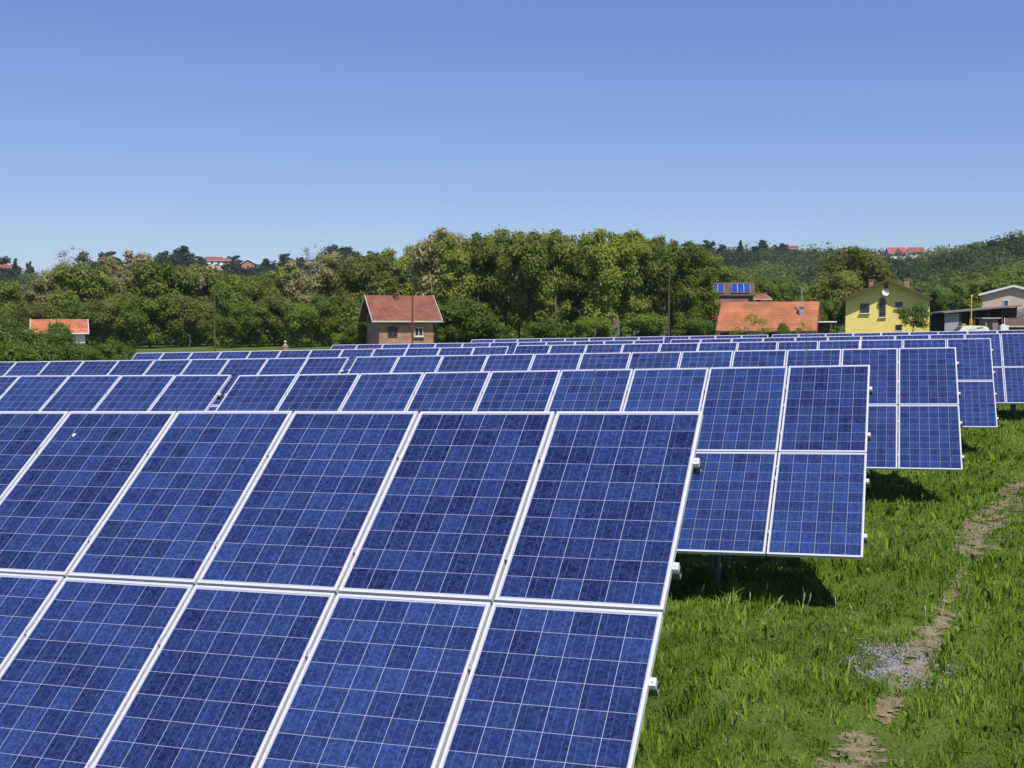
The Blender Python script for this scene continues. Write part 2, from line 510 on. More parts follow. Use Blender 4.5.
l.new(tc_.outputs['Object'], nz_.inputs['Vector'])
hole = math_node(n, l, 'GREATER_THAN', math_node(n, l, 'ADD', at_.outputs['Fac'], math_node(n, l, 'MULTIPLY', math_node(n, l, 'SUBTRACT', nz_.outputs['Fac'], 0.5), 4.6)), 0.37)
tb_ = n.new('ShaderNodeBsdfTransparent'); mx_ = n.new('ShaderNodeMixShader')
l.new(hole, mx_.inputs[0]); l.new(n['Principled BSDF'].outputs[0], mx_.inputs[1]); l.new(tb_.outputs[0], mx_.inputs[2]); l.new(mx_.outputs[0], n['Material Output'].inputs['Surface'])
o = new_obj('path', pm); tag(o, 'narrow trodden earth path through the grass beside the panel rows', None, None, 'structure')
g0 = ray_ground(899, 668)
def vnoise(x, y, lam, seed):
    r_ = np.random.default_rng(seed); v = np.zeros_like(x)
    for _ in range(9):
        a = r_.uniform(0, 6.28); kk_ = 2 * math.pi / (lam * r_.uniform(0.6, 1.6))
        v += np.sin(kk_ * (x * math.cos(a) + y * math.sin(a)) + r_.uniform(0, 6.28))
    return v / 3.0
rgv = np.random.default_rng(12)
OCT = np.array([(1, 0, 0), (0, 1, 0), (-1, 0, 0), (0, -1, 0), (0, 0, 0.45), (0, 0, -0.45)], float)
OF = np.array([(0, 1, 4), (1, 2, 4), (2, 3, 4), (3, 0, 4), (1, 0, 5), (2, 1, 5), (3, 2, 5), (0, 3, 5)])
ns = 6500
off = rgv.normal(size=(ns, 2)) * np.array([0.21, 0.32])
off += 0.10 * np.stack([np.sin(off[:, 1] * 9), np.sin(off[:, 0] * 13)], 1)
sx_, sy_ = g0.x + off[:, 0], g0.y + off[:, 1]
sz_ = np.clip(rgv.lognormal(math.log(0.0075), 0.5, ns), 0.003, 0.022)
rot = rgv.uniform(0, 6.28, ns)
loc = OCT[None] * sz_[:, None, None] * rgv.uniform(0.75, 1.2, (ns, 6, 1))
lx_ = loc[..., 0] * np.cos(rot)[:, None] - loc[..., 1] * np.sin(rot)[:, None]
ly_ = loc[..., 0] * np.sin(rot)[:, None] + loc[..., 1] * np.cos(rot)[:, None]
keepg = vnoise(sx_, sy_, 0.35, 21) > -0.75
sx_, sy_, sz_, lx_, ly_, loc = sx_[keepg], sy_[keepg], sz_[keepg], lx_[keepg], ly_[keepg], loc[keepg]; ns = len(sx_)
gz_ = terrain(sx_, sy_) + 0.010
Vg = np.stack([lx_ + sx_[:, None], ly_ + sy_[:, None], loc[..., 2] + gz_[:, None]], -1).reshape(-1, 3)
o = new_obj('gravel', np_mesh('gravel', Vg, [(np.arange(ns)[:, None, None] * 6 + OF[None]).reshape(-1, 3)], [M_gravel]))
tag(o, 'patch of loose grey gravel on the earth path', 'gravel', None, 'stuff')

# ------------------------------------------------------------------ solar tables
# module frame (shared mesh): rectangle of aluminium profile, lip up, open under the glass
fr = MB()
fw_, fh_ = 0.017, 0.040
fr.box((-MW / 2 + fw_ / 2, MH / 2, 0), (fw_, MH, fh_)); fr.box((MW / 2 - fw_ / 2, MH / 2, 0), (fw_, MH, fh_))
fr.box((0, fw_ / 2, 0), (MW - 2 * fw_, fw_, fh_ - 0.001)); fr.box((0, MH - fw_ / 2, 0), (MW - 2 * fw_, fw_, fh_ - 0.001))
FRAME_ME = fr.mesh('solar_module', M_frame)
cs = MB(); cs.box((0, MH / 2, 0), (MW - 2 * fw_ - 0.002, MH - 2 * fw_ - 0.002, 0.006))
CELL_ME = cs.mesh('cell_sheet', M_cell)
mc = MB(); mc.box((0, 0, 0), (0.017, 0.055, 0.012)); mc.tube([(0, 0, 0.006), (0, 0, 0.013)], 0.007, 6)
MIDCLAMP_ME = mc.mesh('clamp', M_galv)
ec = MB()
ec.box((0.018, 0, -0.006), (0.034, 0.052, 0.034)); ec.tube([(0.018, 0, 0.010), (0.018, 0, 0.018)], 0.009, 6)
ENDCLAMP_ME = ec.mesh('end_clamp', M_frame)

TABLES = [
    ('1', 12, -1.299, 7.609, -0.564, 1.387, 37.915, -0.556, 'nearest solar table, its large blue modules filling the lower left foreground'),
    ('2', 9, -0.543, 15.363, -0.506, 1.613, 35.832, 0.002, 'second solar table from the front, its right end standing over bright grass'),
    ('2L', 12, -9.875, 15.546, -0.761, 1.081, 36.463, -1.051, 'left solar table of the second row, running out at the left picture edge'),
    ('3', 12, 0.681, 22.988, -0.416, 1.326, 36.1, 0.36, 'third solar table back on the right, just behind the second row'),
    ('3L', 12, -11.665, 23.019, -0.712, 1.207, 36.463, -1.111, 'left solar table of the third row, in front of the hedge bushes'),
    ('4', 12, 1.687, 30.641, -0.329, 1.173, 36.174, -0.119, 'fourth solar table back, its right end peeping out past the third one'),
    ('4L', 12, -10.576, 30.48, -0.598, 1.308, 36.463, 0.146, 'left solar table of the fourth row, below the open meadow strip'),
    ('5', 12, 4.398, 38.472, -0.224, 1.282, 36.295, -0.487, 'fifth solar table back, cut by the right edge of the picture'),
    ('5L', 12, -7.854, 38.247, -0.505, 1.099, 36.463, 0.711, 'left solar table of the fifth row, starting just below the brick house'),
    ('6', 12, 6.793, 46.397, -0.128, 1.229, 36.463, -0.475, 'rearmost solar table on the right, below the yellow house'),
    ('6L', 12, -5.41, 46.026, -0.393, 1.112, 36.463, 1.173, 'rearmost solar table in the middle, below the tall tree grove'),
]
MIX = [0, 0]
rt = random.Random(4)
for key, ncol, ox, oy, oz, sl, ti, dy, label in TABLES:
    oz += CAM_Z
    sl, ti, dy = R(sl), R(ti), R(dy)
    U = Vector((-math.cos(sl) * math.cos(dy), -math.cos(sl) * math.sin(dy), -math.sin(sl)))
    A = Vector((math.sin(dy), -math.cos(dy), 0))
    Z = A.cross(U)
    if Z.z < 0: Z = -Z
    Vd = A * math.cos(ti) - Z * math.sin(ti)         # down the slope
    EX, EY = -U, -Vd
    EZ = EX.cross(EY)
    O = Vector((ox, oy, oz))
    L = ncol * (MW + GAP)
    base = O + U * (L / 2) + Vd * MH
    root = thing('solar_table', label, 'solar table', (base.x, base.y, gz(base.x, base.y)), 0, 'tables of solar modules in parallel rows')
    E = root.matrix_basis.copy() if False else Matrix.Translation(root.location)
    Ei = E.inverted()
    def frame_at(p, jx=0.0, jy=0.0):
        M = Matrix(((EX.x, EY.x, EZ.x, p.x), (EX.y, EY.y, EZ.y, p.y), (EX.z, EY.z, EZ.z, p.z), (0, 0, 0, 1)))
        if jx or jy:
            M = M @ Matrix.Rotation(jx, 4, 'X') @ Matrix.Rotation(jy, 4, 'Y')
        return Ei @ M
    for row in range(2):
        for c in range(ncol):
            p = O + U * ((MW + GAP) * (c + 0.5)) + Vd * ((MH + GAP) * row + MH) - EZ * 0.02
            mo = new_obj('solar_module', FRAME_ME, root)
            mo.matrix_basis = frame_at(p, rt.gauss(0, 0.0012), rt.gauss(0, 0.0012))
            ce = new_obj('cell_sheet', CELL_ME, mo)
            ce.location = (0, 0, 0.014)
    if key == '1':
        q = FW + RT * ((74 - 512) / F_PX) + UP * ((384 - 435) / F_PX)
        c0 = Vector((0, 0, CAM_Z)); top_ = O - EZ * 0.002
        q = c0 + q * ((top_ - c0).dot(EZ) / q.dot(EZ))
        db = MB(); db.prism([(0.011 * math.cos(a) * (1 + 0.3 * math.sin(3 * a)), 0.019 * math.sin(a)) for a in (k_ * 0.5236 for k_ in range(12))], 0, 0.002, 'z')
        do = db.build('bird_dropping', M_drop, root); do.matrix_basis = frame_at(q)
    # rails across the back, running past both ends
    rails = (0.27, 0.79, 1.27, 1.79)
    for v in rails:
        p = O + U * (L / 2) + Vd * (v * (MH + GAP)) - EZ * 0.075
        rb = MB(); ln = L + 0.055
        # open C profile
        rb.box((0, 0, 0.0285), (ln, 0.050, 0.003)); rb.box((0, 0, -0.0285), (ln, 0.050, 0.003))
        rb.box((0, 0.0235, 0), (ln, 0.003, 0.054)); rb.box((0, -0.0235, 0), (ln, 0.003, 0.054))
        ro = rb.build('rail', M_postgalv, root); ro.matrix_basis = frame_at(p)
        for c in range(ncol + 1):
            q = O + U * ((MW + GAP) * c) + Vd * (v * (MH + GAP))
            if c == 0:
                q = q - EX * (GAP / 2); k = new_obj('end_clamp', ENDCLAMP_ME, root); k.matrix_basis = frame_at(q - EZ * 0.024)
            elif c == ncol:
                q = q + EX * (GAP / 2); k = new_obj('end_clamp', ENDCLAMP_ME, root); k.matrix_basis = frame_at(q - EZ * 0.024) @ Matrix.Rotation(math.pi, 4, 'Z')
            else:
                k = new_obj('clamp', MIDCLAMP_ME, root); k.matrix_basis = frame_at(q + EZ * 0.003)
    # trestles: sloping beam on a short front post and a tall rear post
    nb = max(2, int(round(L / 3.0)) + 1)
    for i in range(nb):
        u = 1.7 + (L - 3.4) * i / (nb - 1)
        bm_ = MB(); c0 = O + U * u + Vd * (MH + GAP / 2) - EZ * 0.150
        bm_.box((0, 0, 0), (0.06, 2 * MH * 0.93, 0.09))
        bo = bm_.build('beam', M_galv, root); bo.matrix_basis = frame_at(c0)
        for v in (0.42, 1.15):
            q = O + U * u + Vd * (v * (MH + GAP)) - EZ * 0.19
            zg = gz(q.x, q.y) - 0.3
            pb = MB(); pb.tube([(0, 0, 0), (0, 0, q.z - zg)], 0.038, 12)
            po = pb.build('post', M_postgalv, root); po.matrix_basis = Ei @ Matrix.Translation((q.x, q.y, zg))

# ------------------------------------------------------------------ buildings
M_brick = brick_material('orange_brick', (0.46, 0.19, 0.105), (0.53, 0.24, 0.14), (0.45, 0.30, 0.20))
M_tile_red = tile_material('old_red_tiles', (0.235, 0.082, 0.046), (0.30, 0.118, 0.070))
M_tile_org = tile_material('orange_tiles', (0.46, 0.160, 0.062), (0.50, 0.190, 0.082))
M_tile_bright = tile_material('bright_orange_tiles', (0.52, 0.165, 0.065), (0.60, 0.22, 0.09))
M_tile_farred = tile_material('far_red_tiles', (0.31, 0.085, 0.062), (0.37, 0.12, 0.085))
M_tile_brown = tile_material('brown_purple_tiles', (0.16, 0.085, 0.080), (0.22, 0.12, 0.11))
M_tile_dark = tile_material('dark_brown_tiles', (0.065, 0.045, 0.04), (0.09, 0.065, 0.055))
M_yellow = simple('yellow_render', (0.87, 0.70, 0.20), 0.85, 0, 0.06, 1.4)
M_white = simple('white_paint', (0.76, 0.75, 0.73), 0.6, 0, 0.05, 4)
M_cream = simple('cream_render', (0.66, 0.60, 0.50), 0.8, 0, 0.08, 2)
M_pink = simple('pink_render', (0.60, 0.43, 0.37), 0.85, 0, 0.06, 1.5)
M_grey = simple('grey_render', (0.33, 0.33, 0.33), 0.85, 0, 0.15, 2)
M_greywood = simple('weathered_planks', (0.19, 0.165, 0.145), 0.9, 0, 0.25, 3)
M_brown = simple('brown_timber', (0.11, 0.070, 0.048), 0.85, 0, 0.2, 3)
M_black = simple('tarred_felt', (0.035, 0.033, 0.032), 0.9, 0, 0.25, 2)
M_glass = simple('window_glass', (0.025, 0.030, 0.040), 0.08, 0, 0.1, 2)
M_pvroof = simple('roof_pv_blue', (0.025, 0.055, 0.24), 0.15, 0, 0.15, 2)
M_crimson = simple('crimson_cloth', (0.40, 0.03, 0.06), 0.8)
M_yellowpaint = simple('yellow_paint', (0.62, 0.45, 0.03), 0.5)
M_orangepaint = simple('orange_planks', (0.50, 0.26, 0.06), 0.7)

def roof_slabs(b, w, d, he, hr, ridge, ov, og, t=0.16):
    if ridge == 'x':
        half, a0, a1, ax = d / 2, -w / 2 - og, w / 2 + og, 'x'
    else:
        half, a0, a1, ax = w / 2, -og, d + og, 'y'
    sl = (hr - he) / half
    e = he - sl * ov
    c = d / 2 if ridge == 'x' else 0.0
    b.prism([(c - half - ov, e + 0.01), (c, hr + 0.01), (c, hr + t), (c - half - ov, e + t)], a0, a1, ax)
    b.prism([(c + half + ov, e + 0.01), (c + half + ov, e + t), (c + 0.0, hr + t), (c + 0.0, hr + 0.01)], a0, a1, ax)
    return c, half, e, a0, a1

def house(name, label, cat, px, D, yaw, w, d, he, hr, ridge, wallm, roofm, trim=None, ov=0.6, og=0.5, group=None, sink=0.3, base=None):
    p = at(px, D)
    if base is not None: p.z = base
    root = thing(name, label, cat, p, YAW - math.atan((px - 512) / F_PX) + R(yaw), group)
    b = MB()
    z0 = -sink
    if ridge == 'x':
        b.prism([(0, z0), (d, z0), (d, he), (d / 2, hr), (0, he)], -w / 2, w / 2, 'x')
    else:
        b.prism([(-w / 2, z0), (w / 2, z0), (w / 2, he), (0, hr), (-w / 2, he)], 0, d, 'y')
    b.build('wall', wallm, root)
    b = MB()
    c, half, e, a0, a1 = roof_slabs(b, w, d, he, hr, ridge, ov, og)
    roof = b.build('roof', roofm, root)
    if trim:
        t = 0.20
        for a, s2 in ((a0, -1), (a1, 1)):
            b = MB()
            for s in (-1, 1):
                b.prism([(c + s * (half + ov + 0.004), e - 0.03), (c, hr - 0.03), (c, hr + t), (c + s * (half + ov + 0.004), e + t)], a + s2 * 0.004, a + s2 * 0.05, 'x' if ridge == 'x' else 'y')
            b.build('bargeboard', trim, root)
        if ridge == 'x':
            b = MB(); b.box((0, c - half - ov - 0.06, e + 0.06), (a1 - a0, 0.10, 0.12)); b.build('gutter', trim, root)
    return root, roof

def window(root, x, z, w, h, frame=None, panem=None, sillm=None, y=0.0, mullion=True, name='window', side=None):
    """window on the front wall, sill height z"""
    frame = frame or M_white; panem = panem or M_glass
    f = MB(); t = 0.07
    f.box((-w / 2 + t / 2, 0, h / 2), (t, 0.08, h)); f.box((w / 2 - t / 2, 0, h / 2), (t, 0.08, h))
    f.box((0, 0, t / 2), (w - 2 * t, 0.08, t)); f.box((0, 0, h - t / 2), (w - 2 * t, 0.08, t))
    if mullion: f.box((0, 0, h / 2), (t, 0.076, h - 2 * t))
    wo_ = f.build(name, frame, root)
    if side is None: wo_.location = (x, y - 0.042, z)
    else: wo_.location = (side, x, z); wo_.rotation_euler = (0, 0, R(-90))
    p = MB(); p.box((0, 0.02, h / 2), (w - t, 0.03, h - t)); p.build('pane', panem, wo_)
    if sillm:
        s = MB(); s.box((0, -0.07, -0.05), (w + 0.16, 0.22, 0.09)); s.build('sill', sillm, wo_)
    return wo_

def chimney(roof, x, y, z0, z1, s, m, cap=None):
    b = MB(); b.box((0, 0, (z1 - z0) / 2), (s, s, z1 - z0))
    b.box((0, 0, z1 - z0 + 0.055), (s + 0.14, s + 0.14, 0.11), 1)
    o = b.build('chimney', [m, cap or m], roof); o.location = (x, y, z0)
    return o

def rel(px, D, py):      # height over the local ground of a picture row
    return h_for(py, D) - at(px, D).z

# brick house, left of the grove
D = 112
he = rel(407, D, 320.5); hr = rel(407, D, 296.5)
hb, roof = house('brick_house', 'small unplastered brick house with rusty red tiled roof before the trees', 'house', 406.5, D, 14, 5.3, 5.6, he + 0.25, hr, 'x', M_brick, M_tile_red, M_cream, 0.55, 0.75)
window(hb, -1.35, he - 1.55, 0.95, 0.95, M_brown, M_glass, None)
window(hb, 1.2, he - 1.5, 0.85, 0.85, M_cream, M_glass, M_cream)
window(hb, 3.2, he - 0.2, 0.6, 0.8, M_brown, M_glass, None, side=-2.85 - 0.042, name='gable_window')
chimney(roof, -0.4, 2.3, hr - 0.8, hr + 0.25, 0.42, M_tile_red)

# barn with the big orange roof
D = 98
he = rel(766, D, 332); hr = rel(766, D, 303)
barn, roof = house('barn', 'long low barn under a wide plain orange tiled roof', 'barn', 766, D, -6, 7.2, 5.6, he + 0.35, hr, 'x', M_brown, M_tile_org, M_brown, 0.5, 0.5)
ch = chimney(roof, 2.75, 1.3, hr - 1.6, hr - 0.35, 0.34, M_grey)
b = MB(); b.tube([(0, 0, 1.3), (0, 0, 2.9)], 0.05, 6); b.build('flue_pipe', M_galv, ch)
b = MB(); b.box((0, 0, 0), (0.9, 0.05, 1.9)); o = b.build('door', M_brown, barn); o.location = (1.6, -0.03, 0.7)
window(barn, -1.2, 0.9, 0.8, 0.7, M_white)
# awning at the barn's right end
p = at(826, 100); hz = rel(826, 100, 321.8)
aw = thing('lean_to', 'small open lean-to with flat white roof beside the orange barn', 'lean-to', p, YAW)
b = MB(); b.box((0, 0.9, hz), (1.75, 2.0, 0.10)); b.build('roof', M_white, aw)
for sx in (-1, 1):
    for yy in (0.05, 1.75):
        b = MB(); b.box((0, 0, (hz - 0.05) / 2), (0.09, 0.09, hz - 0.05)); o = b.build('post', M_brown, aw); o.location = (sx * 0.78, yy, 0)
b = MB(); b.box((0, 1.85, hz / 2), (1.6, 0.06, hz - 0.12)); b.build('back_wall', M_brown, aw)

# yellow house
D = 125
he = rel(846, D, 301.5); hr = rel(886, D, 281)
yh, roof = house('yellow_house', 'bright yellow rendered gable house with dark roof and white satellite dish', 'house', 886.5, D, 0, 8.5, 10, he + 0.1, hr, 'y', M_yellow, M_tile_dark, M_brown, 0.25, 1.05)
k = D / F_PX
def yx(px): return (px - 886.5) * k
def yz(py): return rel(886, D, py)
window(yh, yx(865), yz(313), 0.95, 1.0, M_brown, M_glass, M_white, mullion=False)
window(yh, yx(897.5), yz(308), 0.72, 0.62, M_brown, M_glass, M_white, mullion=False)
window(yh, yx(897.8), yz(330.5), 0.65, 0.62, M_brown, M_glass, M_white, mullion=False)
# arched stair window
aw_, ah_ = 0.66, yz(297.5) - yz(317)
f = MB(); prof_o, prof_i = [], []
for i in range(13):
    t = math.pi * i / 12
    prof_o.append((math.cos(t) * aw_ / 2, ah_ - aw_ / 2 + math.sin(t) * aw_ / 2)); prof_i.append((math.cos(t) * (aw_ / 2 - 0.07), ah_ - aw_ / 2 + math.sin(t) * (aw_ / 2 - 0.07)))
prof_o = [(aw_ / 2, 0)] + prof_o + [(-aw_ / 2, 0)]; prof_i = [(aw_ / 2 - 0.07, 0.07)] + prof_i + [(-aw_ / 2 + 0.07, 0.07)]
for i in range(len(prof_o)):
    j = (i + 1) % len(prof_o)
    f.prism([prof_o[i], prof_o[j], prof_i[j], prof_i[i]], -0.04, 0.04, 'y')
f.box((0, 0, ah_ * 0.28), (aw_ - 0.14, 0.06, 0.05)); f.box((0, 0, ah_ * 0.28 / 2 + 0.06), (0.05, 0.06, ah_ * 0.26))
aw2 = f.build('arched_window', M_brown, yh); aw2.location = (yx(882), -0.042, yz(317))
f = MB(); f.prism([(x * 0.94, z * 0.985 + 0.02) for x, z in prof_o], 0.005, 0.035, 'y'); f.build('pane', M_glass, aw2)
f = MB(); f.box((0, -0.05, -0.05), (0.85, 0.2, 0.09)); f.build('sill', M_white, aw2)
# dish
dsh = MB(); pts = []
for i in range(5):
    r_ = 0.37 * i / 4; pts.append((r_, 0.12 * (r_ / 0.37) ** 2))
vs = [(0, 0, 0)]; fs = []
for i in range(1, 5):
    for q in range(16):
        a = 2 * math.pi * q / 16; vs.append((pts[i][0] * math.cos(a), -pts[i][1], pts[i][0] * math.sin(a)))
for q in range(16): fs.append((0, 1 + q, 1 + (q + 1) % 16))
for i in range(3):
    for q in range(16): fs.append((1 + i * 16 + q, 1 + (i + 1) * 16 + q, 1 + (i + 1) * 16 + (q + 1) % 16, 1 + i * 16 + (q + 1) % 16))
dsh.raw(vs, fs); dsh.tube([(0, 0.0, 0), (0, 0.53, -0.12)], 0.025, 6); dsh.tube([(0, -0.1, -0.34), (0, -0.42, -0.05)], 0.012, 5)
o = dsh.build('satellite_dish', M_white, yh, fix=False); o.location = (yx(884.6), -0.55, yz(292.8)); o.rotation_euler = (R(-15), 0, R(12))
window(yh, yx(885), yz(288.5), 0.42, 0.5, M_brown, M_glass, None, mullion=True, name='attic_vent')
chimney(roof, yx(870.5), 3.2, yz(291), yz(280) + 0.05, 0.5, M_brick)
chimney(roof, yx(905), 3.0, yz(291), yz(279), 0.55, M_brick)

# small white house behind the elder bushes at the left
D = 104
he = rel(60, D, 334.5); hr = rel(60, D, 321)
sh, roof = house('small_house', 'small white cottage with bright orange roof half hidden by bushes', 'house', 60, D, 0, 4.2, 4.4, he + 0.2, hr, 'x', M_white, M_tile_bright, M_white, 0.35, 0.3)
window(sh, -0.9, he - 1.5, 0.7, 0.8, M_brown); window(sh, 1.0, he - 1.5, 0.7, 0.8, M_brown)
b = MB(); b.box((0, 0, 0), (0.8, 0.05, 1.9)); o = b.build('door', M_brown, sh); o.location = (0.05, -0.03, 0.95)

# house with a solar roof among the trees
D = 152
he = rel(730, D, 295); hr = rel(730, D, 283)
ph, roof = house('solar_roof_house', 'brown house with blue solar modules on its roof behind the orange barn', 'house', 728, D, 1, 6.2, 6.0, he, hr, 'x', M_greywood, M_brown, M_brown, 0.3, 0.25)
sl = math.atan2(hr - he, 3.0)
pv = MB()
for (cx0, nc, nr) in ((-1.75, 3, 2), (1.55, 3, 2)):
    for i in range(nc):
        for j in range(nr):
            pv.box((cx0 + (i - 1) * 0.80, 0.2 + 0.7 + j * 1.25, 0.30 - 0.0), (0.74, 1.18, 0.04))
            pv.box((cx0 + (i - 1) * 0.80, 0.2 + 0.7 + j * 1.25, 0.27), (0.80, 1.25, 0.04), 1)
o = pv.build('roof_modules', [M_pvroof, M_frame], ph); o.location = (0, -0.3, he - 0.05); o.rotation_euler = (sl, 0, 0)
b = MB(); b.prism([(-2.2, he - 1.35), (-0.02, he - 0.55), (-0.02, he - 0.43), (-2.2, he - 1.23)], -2.7, 2.5, 'x'); b.build('porch_roof', M_tile_brown, ph)
for sx in (-2.5, -0.6, 2.3):
    b = MB(); b.box((0, 0, (he - 1.3) / 2), (0.12, 0.12, he - 1.3)); o = b.build('post', M_brown, ph); o.location = (sx, -2.05, 0)
window(ph, -1.3, he - 2.6, 1.1, 1.0, M_white); window(ph, 1.2, he - 2.6, 0.9, 1.0, M_white)
D = 140
cl = thing('market_awning', 'white and crimson awning in front of the solar roof house', 'awning', at(712, D), YAW)
z1 = rel(712, D, 312)
b = MB(); b.prism([(0, z1 - 0.28), (1.6, z1 + 0.15), (1.6, z1 + 0.22), (0, z1 - 0.2)], -0.9, 0.9, 'x'); b.build('canopy', M_white, cl)
b = MB(); b.box((0, -0.02, z1 - 0.55), (1.8, 0.03, 0.5)); b.build('valance', M_crimson, cl)
for sx in (-0.85, 0.85):
    for yy in (0.05, 1.5):
        b = MB(); b.tube([(0, 0, 0), (0, 0, z1 - 0.3)], 0.04, 6); o = b.build('leg', M_galv, cl); o.location = (sx, yy, 0)
# long low building seen through the grove
D = 158
lb, roof = house('long_shed', 'long low shed with faded pink roof seen through the grove trunks', 'shed', 645, D, 4, 14.5, 5, rel(645, D, 309), rel(645, D, 301), 'x', M_greywood, simple('faded_pink_tiles', (0.36, 0.21, 0.18), 0.9, 0, 0.2, 2), None, 0.3, 0.2)
for x in (-5, -2, 1, 4): window(lb, x, rel(645, D, 309) - 1.6, 0.9, 0.8, M_white)
D = 172
rb_, roof = house('red_roof_house', 'small house with dark red roof rising behind the orange barn', 'house', 758, D, 30, 3.4, 4.0, rel(758, D, 299), rel(758, D, 294), 'x', M_cream, M_tile_farred, M_cream, 0.3, 0.3)
window(rb_, 0, rel(758, D, 304), 0.7, 0.8, M_brown)

# pink house at the right edge
D = 132
he = rel(1010, D, 296); hr = rel(1010, D, 287)
pk, roof = house('pink_house', 'pale pink gable house with white eaves at the right edge behind the flat shed', 'house', 1012, D, 0, 6.4, 9, he + 0.15, hr, 'y', M_pink, M_greywood, M_white, 0.35, 0.4)
kk = D / F_PX
window(pk, (1005.5 - 1012) * kk, rel(1010, D, 306.5), 0.62, 0.72, M_white, simple('blue_pane', (0.05, 0.11, 0.25), 0.15), None, mullion=False)
window(pk, 2.0, rel(1010, D, 306.5), 0.7, 0.8, M_white)
# flat roofed open shed
D = 116
kk = D / F_PX
p = at(978, D)
fs_ = thing('flat_roof_shed', 'long dark open shed under a thin sloping flat roof', 'shed', p, YAW + R(-2))
zl, zr = rel(978, D, 313.5), rel(978, D, 306.5)
xl, xr = (941 - 978) * kk, (1018 - 978) * kk
b = MB(); b.prism([(xl, zl), (xr, zr), (xr, zr + 0.14), (xl, zl + 0.14)], -0.6, 4.2, 'y'); b.build('roof', [M_greywood], fs_)
b = MB(); b.prism([(xl + 0.2, -0.3), (xr - 0.2, -0.3), (xr - 0.2, zr - 0.02), (xl + 0.2, zl)], 3.8, 3.95, 'y'); b.build('back_wall', M_black, fs_)
b = MB(); b.prism([(xl + 0.35, -0.3), (xl + 1.75, -0.3), (xl + 1.75, zl + 0.0), (xl + 0.35, zl - 0.05)], 0.0, 0.12, 'y'); b.build('front_wall', M_grey, fs_)
b = MB(); b.box((xr - 0.25, 1.9, zr / 2 - 0.1), (0.12, 3.6, zr)); b.build('side_wall', M_greywood, fs_)
for i in range(5):
    x = xl + 1.9 + (xr - xl - 2.2) * i / 4; zt = zl + (zr - zl) * (x - xl) / (xr - xl)
    b = MB(); b.box((0, 0, zt / 2 - 0.15), (0.12, 0.12, zt + 0.28)); o = b.build('post', M_brown, fs_); o.location = (x, 0.05, 0)
# orange plank stack and yellow hoist
D = 114
pl = MB()
for i in range(7): pl.box((0.03 * math.sin(i * 2.1), 0, 0.12 + i * 0.26), (0.42, 0.9, 0.2))
o = pl.build('plank_stack', M_orangepaint); o.location = at(961.5, D); o.rotation_euler = (0, 0, YAW); tag(o, 'narrow stack of orange planks in front of the dark shed', 'planks')
ht = rel(970.5, 112, 295)
ho = thing('hoist_mast', 'thin yellow hoist mast standing before the dark flat shed', 'hoist', at(970.5, 112), YAW)
b = MB(); b.box((0, 0, ht / 2), (0.09, 0.09, ht)); b.box((0, 0, ht - 0.1), (0.22, 0.12, 0.18)); b.build('mast', M_yellowpaint, ho)
b = MB()
for sx in (-1, 1): b.tube([(sx * 0.28, 0, 0), (sx * 0.10, 0, ht * 0.5)], 0.035, 6)
for i in range(6): b.tube([(-0.24 + i * 0.02, 0, 0.3 + i * 0.34), (0.22 - i * 0.02, 0, 0.55 + i * 0.34)], 0.02, 5)
b.build('lattice_base', M_yellowpaint, ho)
# small hut and low brown shed
D = 109
hu = thing('plank_hut', 'small pinkish plank hut with pale flat roof under the dark shed', 'hut', at(991, D), YAW)
z1 = rel(991, D, 318.5)
b = MB(); b.box((0, 0.7, z1 / 2 - 0.15), (1.2, 1.4, z1 + 0.28)); b.build('wall', simple('pinkish_planks', (0.27, 0.20, 0.18), 0.9, 0, 0.25, 5), hu)
b = MB(); b.box((-0.1, 0.7, z1 + 0.04), (1.75, 1.9, 0.07)); b.build('roof', M_cream, hu)
b = MB(); b.box((-0.15, -0.02, z1 / 2), (0.45, 0.04, z1 * 0.8)); b.build('door', M_black, hu)
D = 107
z1 = rel(1020, D, 322)
ls, roof = house('low_shed', 'low brown shed at the right edge with pale ridge board', 'shed', 1022, D, 0, 2.6, 2.4, z1 - 0.35, z1 + 0.2, 'x', M_brown, M_brown, M_cream, 0.25, 0.2)
window(ls, -0.7, z1 - 1.2, 0.5, 0.5, M_brown)
D = 118
wa = thing('white_annex', 'bright white annex wall with slanted roof at the right edge', 'annex', at(1030, D), YAW)
z1 = rel(1024, D, 313)
b = MB(); b.prism([(-1.9, -0.3), (2.2, -0.3), (2.2, z1 + 0.9), (-0.6, z1), (-1.9, z1 - 0.75)], 0, 3, 'y'); b.build('wall', M_white, wa)
b = MB(); b.prism([(-2.1, z1 - 0.85), (-0.6, z1 + 0.02), (2.4, z1 + 0.96), (2.4, z1 + 1.05), (-0.6, z1 + 0.12), (-2.1, z1 - 0.75)], -0.3, 3.3, 'y'); b.build('roof', M_greywood, wa)
D = 105
tk = MB(); tk.box((0, 0, 1.22), (0.72, 0.72, 0.9)); tk.tube([(0, 0, 1.67), (0, 0, 1.76)], 0.16, 10)
tr_ = thing('water_tank', 'small white plastic tank on a stand near the right edge', 'tank', at(1002.5, D), YAW)
tk.build('tank', M_white, tr_)
zz = rel(1002.5, D, 325) - 1.76
tr_.location.z += max(zz, 0)
b = MB()
for sx in (-1, 1):
    for sy in (-1, 1): b.box((sx * 0.3, sy * 0.3, 0.38 - max(zz, 0) / 2), (0.06, 0.06, 0.77 + max(zz, 0)))
b.build('stand', M_galv, tr_)

